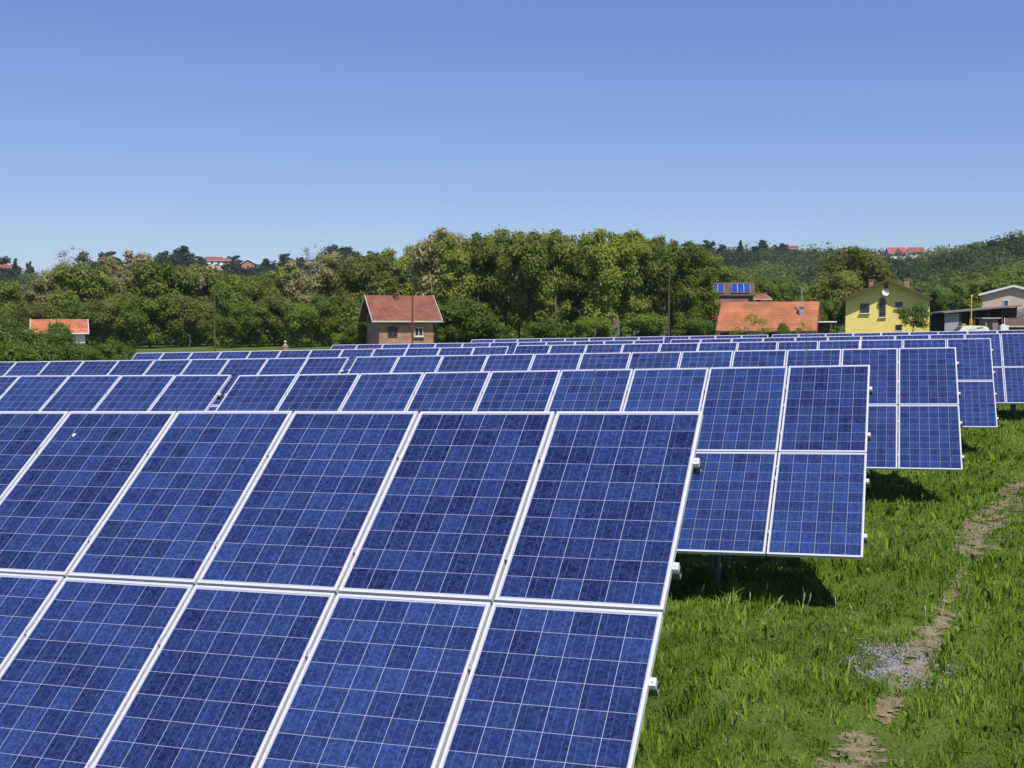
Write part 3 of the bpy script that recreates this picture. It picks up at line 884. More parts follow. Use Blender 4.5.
# pale car, only its roof shows over the last row
def car(label, px, D, yaw, colm, top_py):
    p = at(px, D)
    root = thing('parked_car', label, 'car', p, YAW + R(yaw))
    L_, W_ = 3.6, 1.55
    prof = [(-1.8, 0.35), (-1.82, 0.75), (-1.70, 0.92), (-1.45, 1.38), (-1.1, 1.50), (-0.2, 1.53), (0.45, 1.44), (0.95, 0.98), (1.65, 0.84), (1.80, 0.62), (1.78, 0.35)]
    b = MB(); n = len(prof); secs = []
    for y, s, zs in ((-W_ / 2, 0.94, 0.97), (-W_ / 2 + 0.12, 1, 1), (W_ / 2 - 0.12, 1, 1), (W_ / 2, 0.94, 0.97)):
        secs.append([(x * s, y * (0.86 if z > 1.0 else 1), 0.35 + (z - 0.35) * zs) for x, z in prof])
    vs = [q for s in secs for q in s]; f_ = []
    for i in range(3):
        for k_ in range(n): f_.append((i * n + k_, i * n + (k_ + 1) % n, (i + 1) * n + (k_ + 1) % n, (i + 1) * n + k_))
    f_.append(tuple(range(n))); f_.append(tuple(3 * n + k_ for k_ in range(n)))
    b.raw(vs, f_); body = b.build('body', colm, root, smooth=False)
    for sy in (-1, 1):
        g = MB(); yb = sy * (W_ / 2 * 0.86 + 0.012)
        g.prism([(-1.25, 0.98), (0.62, 0.98), (0.30, 1.36), (-1.05, 1.38)], yb - 0.01, yb + 0.01, 'y'); g.build('side_window', M_glass, root)
        for x in (-1.15, 1.15):
            wv = MB(); wv.tube([(0, -0.09, 0), (0, 0.09, 0)], 0.29, 18); wo2 = wv.build('wheel', M_dark, root); wo2.location = (x, sy * (W_ / 2 - 0.08), 0.29)
            rv = MB(); rv.tube([(0, -0.095, 0), (0, 0.095, 0)], 0.17, 12); rv.build('rim', M_galv, wo2)
    g = MB(); g.poly([(0.50, -0.55, 1.42), (0.93, -0.58, 1.015), (0.93, 0.58, 1.015), (0.50, 0.55, 1.42)]); o = g.build('windscreen', M_glass, root); o.location = (0.025, 0, 0.012)
    g = MB()
    g.box((1.76, -0.5, 0.68), (0.08, 0.28, 0.14)); g.build('headlight', M_white, root)
    g = MB(); g.box((1.76, 0.5, 0.68), (0.08, 0.28, 0.14)); g.build('headlight', M_white, root)
    root.location.z += 0.0
    return root
c1 = car('pale cream car with rounded roof parked before the dark shed', 966, 92, 178, simple('cream_car_paint', (0.62, 0.62, 0.50), 0.3), 325)
c1.location.z = h_for(325.5, 92) - 1.53

# hill houses
def far_house(label, px, D, yaw, w, d, py_e, py_r, py_b, ridge, wm, rm, group='houses on the far ridge'):
    z = gz(*at(px, D).xy)
    zb = h_for(py_b, D)
    r, ro = house('hill_house', label, 'house', px, D, yaw, w, d, h_for(py_e, D) - zb, h_for(py_r, D) - zb, ridge, wm, rm, M_white, 0.5, 0.5, group, sink=max(0.3, zb - z + 0.5), base=zb)
    return r
h = far_house('white hill house with red roof left of two, on the right skyline', 896.5, 520, 15, 7.0, 7.5, 253.5, 247.5, 258, 'x', M_white, simple('vivid_red_tiles', (0.36, 0.095, 0.07), 0.8, 0, 0.15, 0.8))
b = MB(); b.prism([(-1.6, 2.0), (1.6, 2.0), (0, 4.0)], -0.9, 1.5, 'y'); b.build('dormer', M_tile_farred, h); window(h, 2.4, 0.7, 1.0, 1.1, M_brown)
h = far_house('cream hill house with dull red roof right of two, on the right skyline', 915, 520, 10, 6.0, 7, 252, 247.5, 258, 'x', M_cream, M_tile_farred); window(h, -1.2, 0.9, 1.0, 1.1, M_brown); window(h, 1.4, 0.9, 1.0, 1.1, M_brown)
h = far_house('low red roofed annex at the right end of the hill houses', 925, 520, 0, 3.4, 5, 254, 251.5, 257, 'x', M_brick, M_tile_farred); window(h, 0, 0.3, 0.8, 0.7, M_brown)
h = far_house('low long hill house with red roof and pale wall right of a round tree', 790.5, 585, 5, 5.4, 6, 249, 246, 253, 'x', M_cream, M_tile_farred); window(h, 1, 0.5, 0.8, 0.8, M_brown)
h = far_house('narrow brick hill house between two round skyline trees', 773.5, 585, 5, 3.4, 6, 247.5, 244.5, 253, 'y', M_brick, M_tile_farred); window(h, 0, 1.0, 0.8, 0.9, M_brown)
h = far_house('white hill house with dark red roof on the left skyline', 216.5, 560, 8, 7.0, 7, 260.5, 257, 266, 'x', M_white, M_tile_farred); window(h, -1.5, 0.8, 1, 1, M_brown); window(h, 1.5, 0.8, 1, 1, M_brown)
h = far_house('small hill house with orange wall between white house and dark tree', 227.5, 565, 8, 3.5, 6, 261, 258.5, 265, 'x', M_brick, M_tile_farred); window(h, 0, 0.5, 0.8, 0.8, M_brown)
h = far_house('brown roofed hill house right of the dark tree on the left skyline', 249, 555, -6, 6.0, 6.5, 263.5, 260, 270, 'y', M_brick, M_tile_brown); window(h, 0, 0.9, 0.9, 1.0, M_brown)
h = far_house('pale sunlit hill house below the white one, among tree tops', 216, 500, 25, 5.5, 6.5, 270, 266, 276, 'x', M_cream, simple('faded_roof', (0.42, 0.28, 0.20), 0.9, 0, 0.2, 1)); window(h, 1, 0.8, 0.9, 0.9, M_brown)
h = far_house('white hill house with red roof under dark tree at the left edge', 7.5, 560, 5, 4.2, 6, 269, 265, 273, 'x', M_white, M_tile_farred); window(h, 0.8, 0.5, 0.8, 0.8, M_brown)

# ------------------------------------------------------------------ poles, rods, person
def rod(label, px, D, py_top, k=1.0):
    p = at(px, D); hh = h_for(py_top, D) - p.z
    b = MB(); b.tube([(0, 0, -0.2), (0, 0, 1.2), (0, 0, hh * 0.6), (0, 0, hh)], [0.013 * k, 0.012 * k, 0.009 * k, 0.005 * k], 8)
    b.tube([(0, 0, -0.05), (0, 0, 0.25)], 0.11, 10)
    o = b.build('lightning_rod', M_rod); o.location = p
    return tag(o, label, 'lightning rod', 'lightning rods between the panel rows')
rod('thin dark lightning rod just behind the nearest solar table', 595, 11.2, 329, 0.8)
rod('hair thin lightning rod behind the second table, in line with the barn chimney', 806.5, 19.5, 331, 1.3)
rod('short grey rod standing at the meadow on the far left', 190, 62, 334, 3.2)

def utility_pole(label, px, D, py_top, m, arms, r=0.11):
    p = at(px, D); hh = h_for(py_top, D) - p.z
    root = thing('utility_pole', label, 'utility pole', p, YAW, 'wooden utility poles before the trees')
    b = MB(); b.tube([(0, 0, -0.3), (0, 0, hh * 0.5), (0.03, 0, hh)], [r * 1.15, r, r * 0.8], 10); b.build('pole', m, root)
    for i in range(arms):
        a = MB(); a.tube([(-0.45, -r - 0.03, 0), (0.45, -r - 0.03, 0)], 0.035, 6); o = a.build('crossarm', m, root); o.location = (0, 0, hh - 0.35 - 0.5 * i)
        for x in (-0.4, 0.4):
            q = MB(); q.tube([(0, 0, 0), (0, 0, 0.06), (0, 0, 0.13)], [0.03, 0.045, 0.02], 8); s = q.build('insulator', M_white, o); s.location = (x, -r - 0.03, 0.03)
    return root
utility_pole('thin red brown pole rising in front of the brick house', 412.5, 100, 293.5, M_polered, 0, 0.075)
utility_pole('grey brown wooden pole before the left woodland', 215, 128, 284, M_pole, 0, 0.11)
utility_pole('dark wooden pole at the right end of the tall grove', 668.5, 112, 264, M_pole, 0, 0.09)

def person(px, D):
    p = at(px, D)
    skin = simple('skin', (0.52, 0.33, 0.25), 0.6); shirt = simple('pink_shirt', (0.52, 0.20, 0.19), 0.85); trouser = simple('grey_trousers', (0.10, 0.10, 0.12), 0.85); hairm = simple('pale_cap', (0.62, 0.52, 0.47), 0.8)
    root = thing('person', 'person in a pink shirt standing in the meadow beyond the panels', 'person', p, YAW + R(160))
    V_ = [(0, 0, 0.95), (0, 0, 1.12), (0, 0, 1.30), (0, 0.0, 1.44), (0, -0.01, 1.53), (0, -0.02, 1.62), (0, -0.02, 1.70),
          (0.19, 0, 1.40), (0.26, 0.02, 1.14), (0.24, -0.10, 0.92), (0.23, -0.14, 0.82), (-0.19, 0, 1.40), (-0.27, 0.02, 1.14), (-0.25, -0.10, 0.92), (-0.24, -0.14, 0.82),
          (0.10, 0, 0.86), (0.11, -0.02, 0.48), (0.12, 0.02, 0.08), (0.13, -0.13, 0.04), (-0.10, 0, 0.86), (-0.11, -0.02, 0.48), (-0.12, 0.02, 0.08), (-0.13, -0.13, 0.04)]
    Ed = [(0, 1), (1, 2), (2, 3), (3, 4), (4, 5), (5, 6), (3, 7), (7, 8), (8, 9), (9, 10), (3, 11), (11, 12), (12, 13), (13, 14), (0, 15), (15, 16), (16, 17), (17, 18), (0, 19), (19, 20), (20, 21), (21, 22)]
    Rd = [0.15, 0.145, 0.16, 0.11, 0.055, 0.095, 0.075, 0.07, 0.05, 0.04, 0.035, 0.07, 0.05, 0.04, 0.035, 0.10, 0.07, 0.05, 0.045, 0.10, 0.07, 0.05, 0.045]
    me = bpy.data.meshes.new('body'); me.from_pydata(V_, Ed, [])
    tmp = bpy.data.objects.new('body', me); COL.objects.link(tmp)
    md = tmp.modifiers.new('skin', 'SKIN')
    for sv, r_ in zip(me.skin_vertices[0].data, Rd): sv.radius = (r_, r_ * 0.8); sv.use_root = False
    me.skin_vertices[0].data[0].use_root = True
    s2 = tmp.modifiers.new('sub', 'SUBSURF'); s2.levels = s2.render_levels = 2
    dg = bpy.context.evaluated_depsgraph_get()
    fm = bpy.data.meshes.new_from_object(tmp.evaluated_get(dg))
    bpy.data.objects.remove(tmp)
    for m_ in (skin, shirt, trouser): fm.materials.append(m_)
    for pl_ in fm.polygons:
        z = pl_.center.z
        pl_.material_index = 0 if (z > 1.47 or (z < 0.98 and abs(pl_.center.x) > 0.19)) else (1 if z > 0.95 else 2)
        pl_.use_smooth = True
    body = new_obj('body', fm, root)
    c = MB(); vs = []; f_ = []
    for i in range(6):
        a = math.pi / 2 * i / 5
        for q in range(14): vs.append((0.115 * math.cos(a) * math.cos(q * math.pi / 7), -0.02 + 0.115 * math.cos(a) * math.sin(q * math.pi / 7) - (0.07 if i == 0 and 8 < q < 13 else 0), 1.69 + 0.11 * math.sin(a)))
    for i in range(5):
        for q in range(14): f_.append((i * 14 + q, i * 14 + (q + 1) % 14, (i + 1) * 14 + (q + 1) % 14, (i + 1) * 14 + q))
    c.raw(vs, f_); c.build('cap', hairm, root, True)
    return root
pp = person(285.3, 96)
pp.location.z = gz(pp.location.x, pp.location.y)

# ------------------------------------------------------------------ trees
def leaves(rg, clusters, n, size, squash=0.85, up=0.35, shell=0.55):
    """n leaf quads spread through the ellipsoid clumps: (cx,cy,cz,rx,rz)"""
    C = np.array(clusters); w = (C[:, 3] ** 2) * C[:, 4]; w = w / w.sum()
    k = rg.choice(len(C), n, p=w)
    d = rg.normal(size=(n, 3)); d /= np.linalg.norm(d, axis=1)[:, None]
    rad = shell + (1 - shell) * rg.random(n) ** 0.7
    rad *= 1 + 0.27 * rg.normal(size=n)
    P = C[k, :3] + d * np.stack([C[k, 3], C[k, 3], C[k, 4]], 1) * rad[:, None]
    N = d * 0.9 + rg.normal(size=(n, 3)) * 0.38 + np.array([0, 0, up + 0.15])
    N /= np.linalg.norm(N, axis=1)[:, None]
    T = np.cross(N, rg.normal(size=(n, 3))); T /= np.linalg.norm(T, axis=1)[:, None]
    B = np.cross(N, T)
    s = size * rg.uniform(0.6, 1.35, n)[:, None]
    V = np.stack([P - T * s, P - B * s * 0.5 + N * s * 0.12, P + T * s, P + B * s * 0.55 + N * s * 0.12], 1)
    return V.reshape(-1, 3), np.arange(n * 4).reshape(n, 4)

def tree_proto(seed, h, crown_w, crown_z0, nclump, nleaf, leaf, leafm, barkm, style='round', trunk_r=0.16, leans=0.3):
    """returns trunk mesh and crown mesh of a tree of height h standing at the origin"""
    rg = np.random.default_rng(seed)
    cl = []
    zc, hz = (crown_z0 + h) / 2, (h - crown_z0) / 2
    tries = 0
    while len(cl) < nclump and tries < 4000:
        tries += 1
        u = rg.uniform(-1, 1, 3)
        if style == 'tall':       # crown widest in the upper half
            wz = 0.55 + 0.45 * math.sin(min(1, (u[2] + 1) / 1.5) * math.pi / 2) - max(0, u[2] - 0.55) * 0.9
            if math.hypot(u[0], u[1]) > wz: continue
        elif style == 'cone':
            if math.hypot(u[0], u[1]) > (1 - u[2]) / 2 + 0.05: continue
        else:
            if np.linalg.norm(u) > 1 or np.linalg.norm(u) < 0.35: continue
        r = crown_w * rg.uniform(0.11, 0.21) * (0.75 if u[2] > 0.6 else 1)
        cl.append((u[0] * (crown_w / 2 - r * 0.6), u[1] * (crown_w / 2 - r * 0.6), zc + u[2] * (hz - r * 0.5), r, r * rg.uniform(0.6, 0.9)))
    V, Fq = leaves(rg, cl, int(nleaf * 1.9), leaf * 0.72)
    h = float(np.percentile(V[:, 2], 99.8))
    crown = np_mesh('crown', V, [Fq], [leafm])
    b = MB()
    top = np.array([rg.normal() * leans, rg.normal() * leans, h * 0.86])
    axis = lambda t: Vector((top[0] * t * t, top[1] * t * t, -0.3 + (top[2] + 0.3) * t))
    b.tube([axis(t) for t in (0, 0.1, 0.3, 0.5, 0.7, 0.85, 1)], [trunk_r * q for q in (1.35, 1.05, 0.9, 0.72, 0.5, 0.32, 0.12)], 8)
    for c in cl:
        t = max(0.12, min(0.9, (c[2] - 0.28 * math.hypot(c[0], c[1]) - h * 0.08) / (h * 0.86)))
        a = axis(t); e = Vector(c[:3]); m_ = a.lerp(e, 0.5) + Vector((rg.normal() * 0.15, rg.normal() * 0.15, -0.12 * (e - a).length))
        r0 = trunk_r * 0.45 * (1 - t * 0.6)
        b.tube([a, m_, e], [r0, r0 * 0.6, r0 * 0.2], 5, cap=False)
    return b.mesh('trunk', barkm, smooth=True, fix=False), crown, h

PROTO = {
    'locust': [tree_proto(11, 12, 6.6, 2.2, 34, 8500, 0.26, M_leafA, M_bark, 'tall', 0.17), tree_proto(12, 12, 5.6, 1.6, 30, 7500, 0.26, M_leafA, M_barklight, 'tall', 0.15), tree_proto(13, 12, 7.2, 3.0, 36, 9000, 0.26, M_leafA, M_bark, 'tall', 0.18)],
    'round': [tree_proto(21, 10, 8.0, 1.2, 34, 9500, 0.27, M_leafB, M_bark, 'round', 0.22), tree_proto(22, 10, 7.4, 0.9, 30, 8500, 0.27, M_leafA, M_bark, 'round', 0.2)],
    'fresh': [tree_proto(31, 8, 6.4, 0.5, 28, 7500, 0.24, M_leafC, M_bark, 'round', 0.15), tree_proto(32, 8, 5.8, 0.4, 26, 7000, 0.24, M_leafC, M_bark, 'round', 0.14)],
    'blossom': [tree_proto(41, 11, 6.4, 1.8, 32, 8500, 0.25, M_leafD, M_barklight, 'round', 0.16), tree_proto(42, 11, 5.6, 1.5, 28, 7500, 0.25, M_leafD, M_barklight, 'tall', 0.16)],
    'cone': [tree_proto(51, 10, 4.6, 0.6, 34, 7500, 0.24, M_leafB, M_bark, 'cone', 0.15, 0.05)],
    'bush': [tree_proto(61, 3.4, 4.6, -0.2, 24, 7000, 0.15, M_leafE, M_bark, 'round', 0.06), tree_proto(62, 3.0, 4.0, -0.2, 22, 6000, 0.15, M_leafC, M_bark, 'round', 0.05)],
    'far': [tree_proto(71, 9, 8.5, 0.3, 22, 3200, 0.42, M_leafF, M_bark, 'round', 0.2), tree_proto(72, 9, 7.0, 0.3, 20, 2800, 0.42, M_leafF, M_bark, 'round', 0.2)],
    'airy': [tree_proto(91, 6, 5.0, 1.6, 15, 1500, 0.20, M_leafC, M_bark, 'tall', 0.09)],
    'bare': [tree_proto(95, 11, 4.2, 3.0, 30, 700, 0.16, M_twig, M_twig, 'tall', 0.10)],
    'sparse': [tree_proto(81, 4, 3.2, 0.9, 20, 520, 0.10, M_leafA, M_barklight, 'tall', 0.06), tree_proto(82, 4, 2.6, 0.6, 18, 700, 0.10, M_leafA, M_bark, 'tall', 0.05)],
}
rtree = random.Random(8)
def plant(kind, px, D, py_top, label, wscale=1.0, group=None, name='tree', cat='tree', i=None):
    tm, cm, h0 = PROTO[kind][rtree.randrange(len(PROTO[kind])) if i is None else i]
    p = at(px, D)
    h = max(1.0, h_for(py_top, D) - p.z)
    root = thing(name, label, cat, p, rtree.uniform(0, 6.28), group)
    s = h / h0
    root.scale = (s * wscale, s * wscale, s)
    new_obj('trunk', tm, root); new_obj('crown', cm, root)
    return root

ORD = ['first', 'second', 'third', 'fourth', 'fifth', 'sixth', 'seventh', 'eighth', 'ninth', 'tenth', 'eleventh', 'twelfth', 'thirteenth', 'fourteenth', 'fifteenth', 'sixteenth']
# the tall grove behind the last row
g1 = [(452, 238), (479, 235), (506, 231), (531, 233), (556, 232), (583, 236), (608, 231), (632, 233), (656, 238), (682, 243), (701, 250)]
for i, (px, py) in enumerate(g1):
    plant('locust', px, 126 + (i % 3) * 4, py, 'tall locust tree, %s from the left in the high grove\'s front line' % ORD[i], 0.74 + 0.05 * (i % 4), 'tall locust trees of the middle grove', 'locust_tree', i=i % 3)
g2 = [(436, 246), (465, 240), (493, 236), (519, 234), (545, 235), (571, 237), (596, 235), (621, 234), (645, 237), (670, 242), (697, 250), (716, 258)]
for i, (px, py) in enumerate(g2):
    plant('locust', px, (140 + (i % 2) * 5) if px < 710 else 170, py, 'locust tree, %s from the left in the high grove\'s rear line' % ORD[i], 0.85, 'tall locust trees of the middle grove', 'locust_tree', i=(i + 1) % 3)
g3 = [(455, 300), (492, 316), (545, 320), (592, 317), (643, 313), (692, 318)]
for i, (px, py) in enumerate(g3):
    plant('fresh', px, 118 + (i % 2) * 3, py, 'small bushy tree, %s from the left at the foot of the high grove' % ORD[i], 1.5, 'low trees under the middle grove', 'small_tree')
# blossoming tall tree beside the grove
plant('blossom', 440, 133, 232, 'tall cream blossoming tree at the left end of the high grove', 0.8, None, 'blossoming_tree')
# left woodland
plant('bare', 76, 170, 248, 'pale bare twiggy tree top sticking out above the left woodland', 1.0, None, 'bare_tree')
plant('bare', 315, 172, 246, 'pale twiggy tree top above the blossoming trees left of the brick house', 0.8, None, 'bare_tree')
plant('bare', 443, 138, 229, 'pale twiggy crown rising above the left end of the high grove', 0.7, None, 'bare_tree')
w1 = [('round', 8, 282), ('blossom', 34, 279), ('blossom', 62, 266), ('round', 84, 266), ('blossom', 112, 257), ('blossom', 140, 253), ('round', 166, 262), ('blossom', 186, 266), ('round', 206, 268), ('fresh', 232, 276), ('round', 256, 277), ('locust', 281, 268), ('blossom', 300, 262), ('blossom', 322, 254), ('blossom', 345, 258), ('round', 366, 258), ('locust', 388, 251), ('locust', 412, 247)]
for i, (k_, px, py) in enumerate(w1):
    what = {'round': 'dense dark leafy tree', 'blossom': 'cream blossoming locust tree', 'fresh': 'fresh green tree', 'locust': 'tall green locust tree'}[k_]
    where = 'in the left woodland\'s back line'
    plant(k_, px, 158 + (i % 3) * 5, py, '%s, %s from the left %s' % (what, ORD[i] if i < 16 else ('seventeenth', 'eighteenth')[i - 16], where), (0.78, 1.0, 0.88, 1.1, 0.7)[i % 5], 'trees of the left woodland', 'woodland_tree')
w2 = [('fresh', 5, 302), ('round', 30, 300), ('round', 52, 296), ('fresh', 78, 293), ('round', 104, 292), ('round', 128, 288), ('fresh', 150, 290), ('round', 176, 288), ('round', 200, 296), ('fresh', 226, 294), ('fresh', 250, 296), ('round', 275, 290), ('fresh', 300, 296), ('round', 322, 288), ('fresh', 346, 296), ('round', 455, 290)]
for i, (k_, px, py) in enumerate(w2):
    py += 7
    what = {'round': 'dark spreading tree', 'fresh': 'bright green bushy tree'}[k_]
    plant(k_, px, 146 + (i % 3) * 3, py, '%s, %s from the left on the left woodland\'s front edge' % (what, ORD[i]), (1.0, 0.8, 1.15, 0.9)[i % 4], 'trees of the left woodland', 'woodland_tree')
# shrubs and elder in front
b1 = [(0, 66, 335), (16, 70, 329), (32, 72, 339), (47, 74, 334), (64, 78, 346), (84, 84, 346), (100, 88, 344), (118, 95, 341), (-16, 64, 332), (74, 92, 342), (40, 80, 333)]
for i, (px, D, py) in enumerate(b1):
    plant('bush', px, D, py, 'leafy elder bush, %s from the left in the hedge before the cottage' % ORD[(1, 2, 4, 5, 6, 8, 9, 10, 0, 7, 3)[i]], 1.0, 'elder bushes of the left hedge', 'elder_bush', 'bush')
plant('bush', 9, 82, 319, 'tall elder with pale flower heads left of the white cottage', 0.75, None, 'elder_bush', 'bush', i=0)
plant('bush', 54, 86, 322, 'slender elder with pale flowers standing right before the white cottage', 0.6, None, 'elder_bush', 'bush', i=0)
for i, (px, py) in enumerate([(365, 322), (352, 330), (340, 333)]):
    plant('fresh', px, 118, py, 'round green bush, %s from the right beside the brick house' % ORD[i], 1.2, 'bushes beside the brick house', 'green_bush', 'bush')
plant('fresh', 449, 116, 322, 'low green bush at the right corner of the brick house', 1.0, None, 'green_bush', 'bush')
# right of the grove
plant('round', 853, 150, 249, 'large dark spreading tree behind the yellow house', 0.95, None, 'broad_tree', i=0)
plant('round', 836, 146, 272, 'dark tree between the orange barn and the yellow house', 0.9, None, 'broad_tree', i=0)
plant('fresh', 829, 128, 300, 'olive green shrub tree behind the white lean-to', 0.8, None, 'small_tree', i=0)
plant('fresh', 940, 150, 289, 'bright green tree right of the yellow house', 0.9, None, 'small_tree', i=0)
plant('fresh', 957, 155, 284, 'fresh green tree behind the left end of the dark shed', 0.9, None, 'small_tree', i=1)
plant('cone', 976, 150, 274, 'dark pointed conifer left of the pink house', 1.0, None, 'conifer')
plant('fresh', 996, 175, 272, 'light green tree behind the pink house roof', 1.0, None, 'small_tree', i=0)
plant('round', 1020, 185, 268, 'leafy tree behind the pink house at the right edge', 1.0, None, 'broad_tree', i=1)
plant('round', 755, 176, 277, 'round green tree above the ridge of the orange barn', 0.9, None, 'broad_tree', i=1)
plant('fresh', 780, 182, 280, 'light green tree above the right half of the barn ridge', 1.0, None, 'small_tree', i=0)
plant('fresh', 735, 184, 268, 'green tree rising behind the solar roof house', 0.8, None, 'small_tree', i=1)
plant('fresh', 703, 145, 286, 'leafy tree half hiding the solar roof house', 0.75, None, 'small_tree', i=0)
plant('round', 800, 190, 285, 'green tree behind the barn chimney', 0.9, None, 'broad_tree', i=1)
plant('airy', 912, 116, 303, 'small airy tree in front of the yellow wall', 1.0, None, 'small_tree', i=0)
plant('sparse', 759, 88, 312, 'thin sparsely leaved sapling in front of the orange roof', 1.2, None, 'sapling', i=0)
plant('sparse', 733, 86, 325, 'low twiggy sapling at the left end of the orange roof', 1.0, None, 'sapling', i=0)
plant('bush', 784.5, 90, 323, 'small dark upright shrub before the orange roof', 0.4, None, 'shrub', 'shrub', i=1)
plant('sparse', 804, 90, 322, 'thin upright sapling below the barn chimney', 0.9, None, 'sapling', i=1)
# skyline trees
sk = [(2, 256, 'dark broad tree at the left edge of the skyline'), (18, 259, 'narrow bluish tree on the left skyline'), (31, 262, 'small round bluish tree right of a narrow one on the left skyline'), (87, 253, 'small round dark tree on the skyline above the blossoming trees'), (111, 252, 'second small round tree on the skyline above the blossoming trees'),
      (168, 252, 'left part tree of the big dark clump on the left skyline'), (182, 247, 'highest tree of the big dark clump on the left skyline'), (200, 257, 'low wide tree left of the white hill house'), (236, 256, 'round dark tree right of the white hill house'), (268, 259, 'dark skyline tree left of a long tree line'), (287, 254, 'middle tree of the low skyline tree line'), (303, 258, 'right tree of the low skyline tree line'),
      (336, 246, 'left of two big dark crowns on the skyline left of centre'), (350, 248, 'right of two big dark crowns on the skyline left of centre'), (373, 252, 'small skyline tree between the two dark crowns and the grove'), (386, 255, 'low skyline tree beside the grove tops'),
      (707, 241, 'rounded skyline tree at the right end of the grove'), (722, 245, 'low bluish skyline tree right of the grove'), (739, 241, 'slim upright tree on the right skyline'), (760, 241, 'big round skyline tree left of the brick hill house'), (780.5, 244, 'round dark tree between the two right hill houses'), (812, 250, 'flat pale tree line right of the low hill house'), (830, 249, 'pale skyline tree left of the large dark tree'), (942, 252, 'dark skyline tree right of the red roofed houses'), (968, 246, 'dark tree on the rising right ridge'), (990, 241, 'tall dark tree high on the right ridge'), (1012, 236, 'highest dark tree on the right ridge'), (1026, 234, 'dark ridge tree at the right edge')]
for px, py, lab in sk:
    D = float(np.interp(px, SKY_PX, SKY_D)) - 12
    r_ = plant('far', px, D, py, lab, 1.0, 'trees on the far skyline', 'skyline_tree')
    if 'slim' in lab or 'narrow' in lab: r_.scale = (r_.scale[0] * 0.4, r_.scale[1] * 0.4, r_.scale[2])
    if 'big' in lab or 'broad' in lab: r_.scale = (r_.scale[0] * 1.15, r_.scale[1] * 1.15, r_.scale[2])

for px, py in ((3, 268.5), (9, 269), (210, 264.5), (221, 265), (229, 264.5), (244, 268), (254, 268), (787, 251), (795, 251), (773, 250), (889, 259), (897, 260), (905, 259.5), (911, 259), (919, 258.5), (928, 257)):
    D = float(np.interp(px, [0, 260, 700, 800, 880], [540, 530, 570, 570, 500]))
    plant('far', px, D, py, 'low tree standing in front of the red roofed houses on the far skyline', 1.3, 'low trees before the hill houses', 'hill_tree')

# far woods on the hills: crowns merged into one mass
rg = np.random.default_rng(77)
Vs, Fs, base = [], [], 0
N = 26000
Dd = np.sqrt(rg.uniform(215 ** 2, 640 ** 2, N)); pxs = rg.uniform(-260, 1300, N)
Sx = (pxs - 512) / F_PX * Dd
xs = FWH.x * Dd + RT.x * Sx; ys = FWH.y * Dd + RT.y * Sx
dr = np.interp(pxs, SKY_PX, SKY_D)
zz = terrain(xs, ys)
keep = Dd < dr + 10
# leave the open field near the left hill houses and the ridge houses free
keep &= ~((pxs > 205) & (pxs < 262) & (Dd > 455))
keep &= ~((pxs > 882) & (pxs < 932) & (Dd > 420) & (rg.random(N) < 0.85))
keep &= ~((pxs > 768) & (pxs < 800) & (Dd > 555))
keep &= ~((pxs < 640) & (Dd < 330))
idx = np.where(keep)[0]
rg.shuffle(idx)
cell = {}
sel = []
for i in idx:
    c = (int(xs[i] // 7), int(ys[i] // 7))
    if c in cell: continue
    cell[c] = 1; sel.append(i)
sel = np.array(sel)
nl = 130
m = len(sel)
r0 = rg.uniform(2.6, 7.0, m) * rg.choice([0.75, 1.0, 1.25], m); hh = rg.uniform(3.0, 5.0, m) + r0 * 0.75
k = np.repeat(np.arange(m), nl)
d = rg.normal(size=(m * nl, 3)); d[:, 2] = np.abs(d[:, 2]) * 1.0 - 0.25; d /= np.linalg.norm(d, axis=1)[:, None]
lob = 1 + 0.16 * np.sin(5 * np.arctan2(d[:, 1], d[:, 0]) + 6.28 * rg.random(m)[k]) * (1 - d[:, 2] ** 2)
P = np.stack([xs[sel][k], ys[sel][k], zz[sel][k] + hh[k] * 0.55], 1) + d * np.stack([r0[k], r0[k], hh[k] * 0.5], 1) * (lob * rg.uniform(0.75, 1.05, m * nl))[:, None]
Nn = d + rg.normal(size=d.shape) * 0.22 + np.array([0, 0, 0.15]); Nn /= np.linalg.norm(Nn, axis=1)[:, None]
T = np.cross(Nn, rg.normal(size=d.shape)); T /= np.linalg.norm(T, axis=1)[:, None]; B = np.cross(Nn, T)
s = rg.uniform(0.32, 0.72, m * nl)[:, None]
V = np.stack([P - T * s, P - B * s * 0.7, P + T * s, P + B * s * 0.7], 1).reshape(-1, 3)
tone = np.clip(rg.normal(0.5, 0.22, m) + 0.55 * np.sin(xs[sel] * 0.031 + 1) * np.sin(ys[sel] * 0.024 + 2) + 0.2 * np.sin(xs[sel] * 0.09), 0, 1)[k]
fw_m = np_mesh('far_woodland', V, [np.arange(len(V)).reshape(-1, 4)], [leaf_material('far_wood_leaves', (0.020, 0.046, 0.016), (0.165, 0.205, 0.040))])
at_ = fw_m.attributes.new('tone', 'FLOAT', 'FACE'); at_.data.foreach_set('value', tone.astype(np.float32))
nt_ = fw_m.materials[0].node_tree
an_ = nt_.nodes.new('ShaderNodeAttribute'); an_.attribute_name = 'tone'
for nd in list(nt_.nodes):
    if nd.bl_idname == 'ShaderNodeValToRGB':
        nt_.links.new(an_.outputs['Fac'], nd.inputs['Fac'])
        nd.color_ramp.elements[0].position = 0.05; nd.color_ramp.elements[1].position = 0.95
o = new_obj('far_woodland', fw_m); tag(o, 'unbroken woodland covering the far hillsides', 'woodland', None, 'stuff')

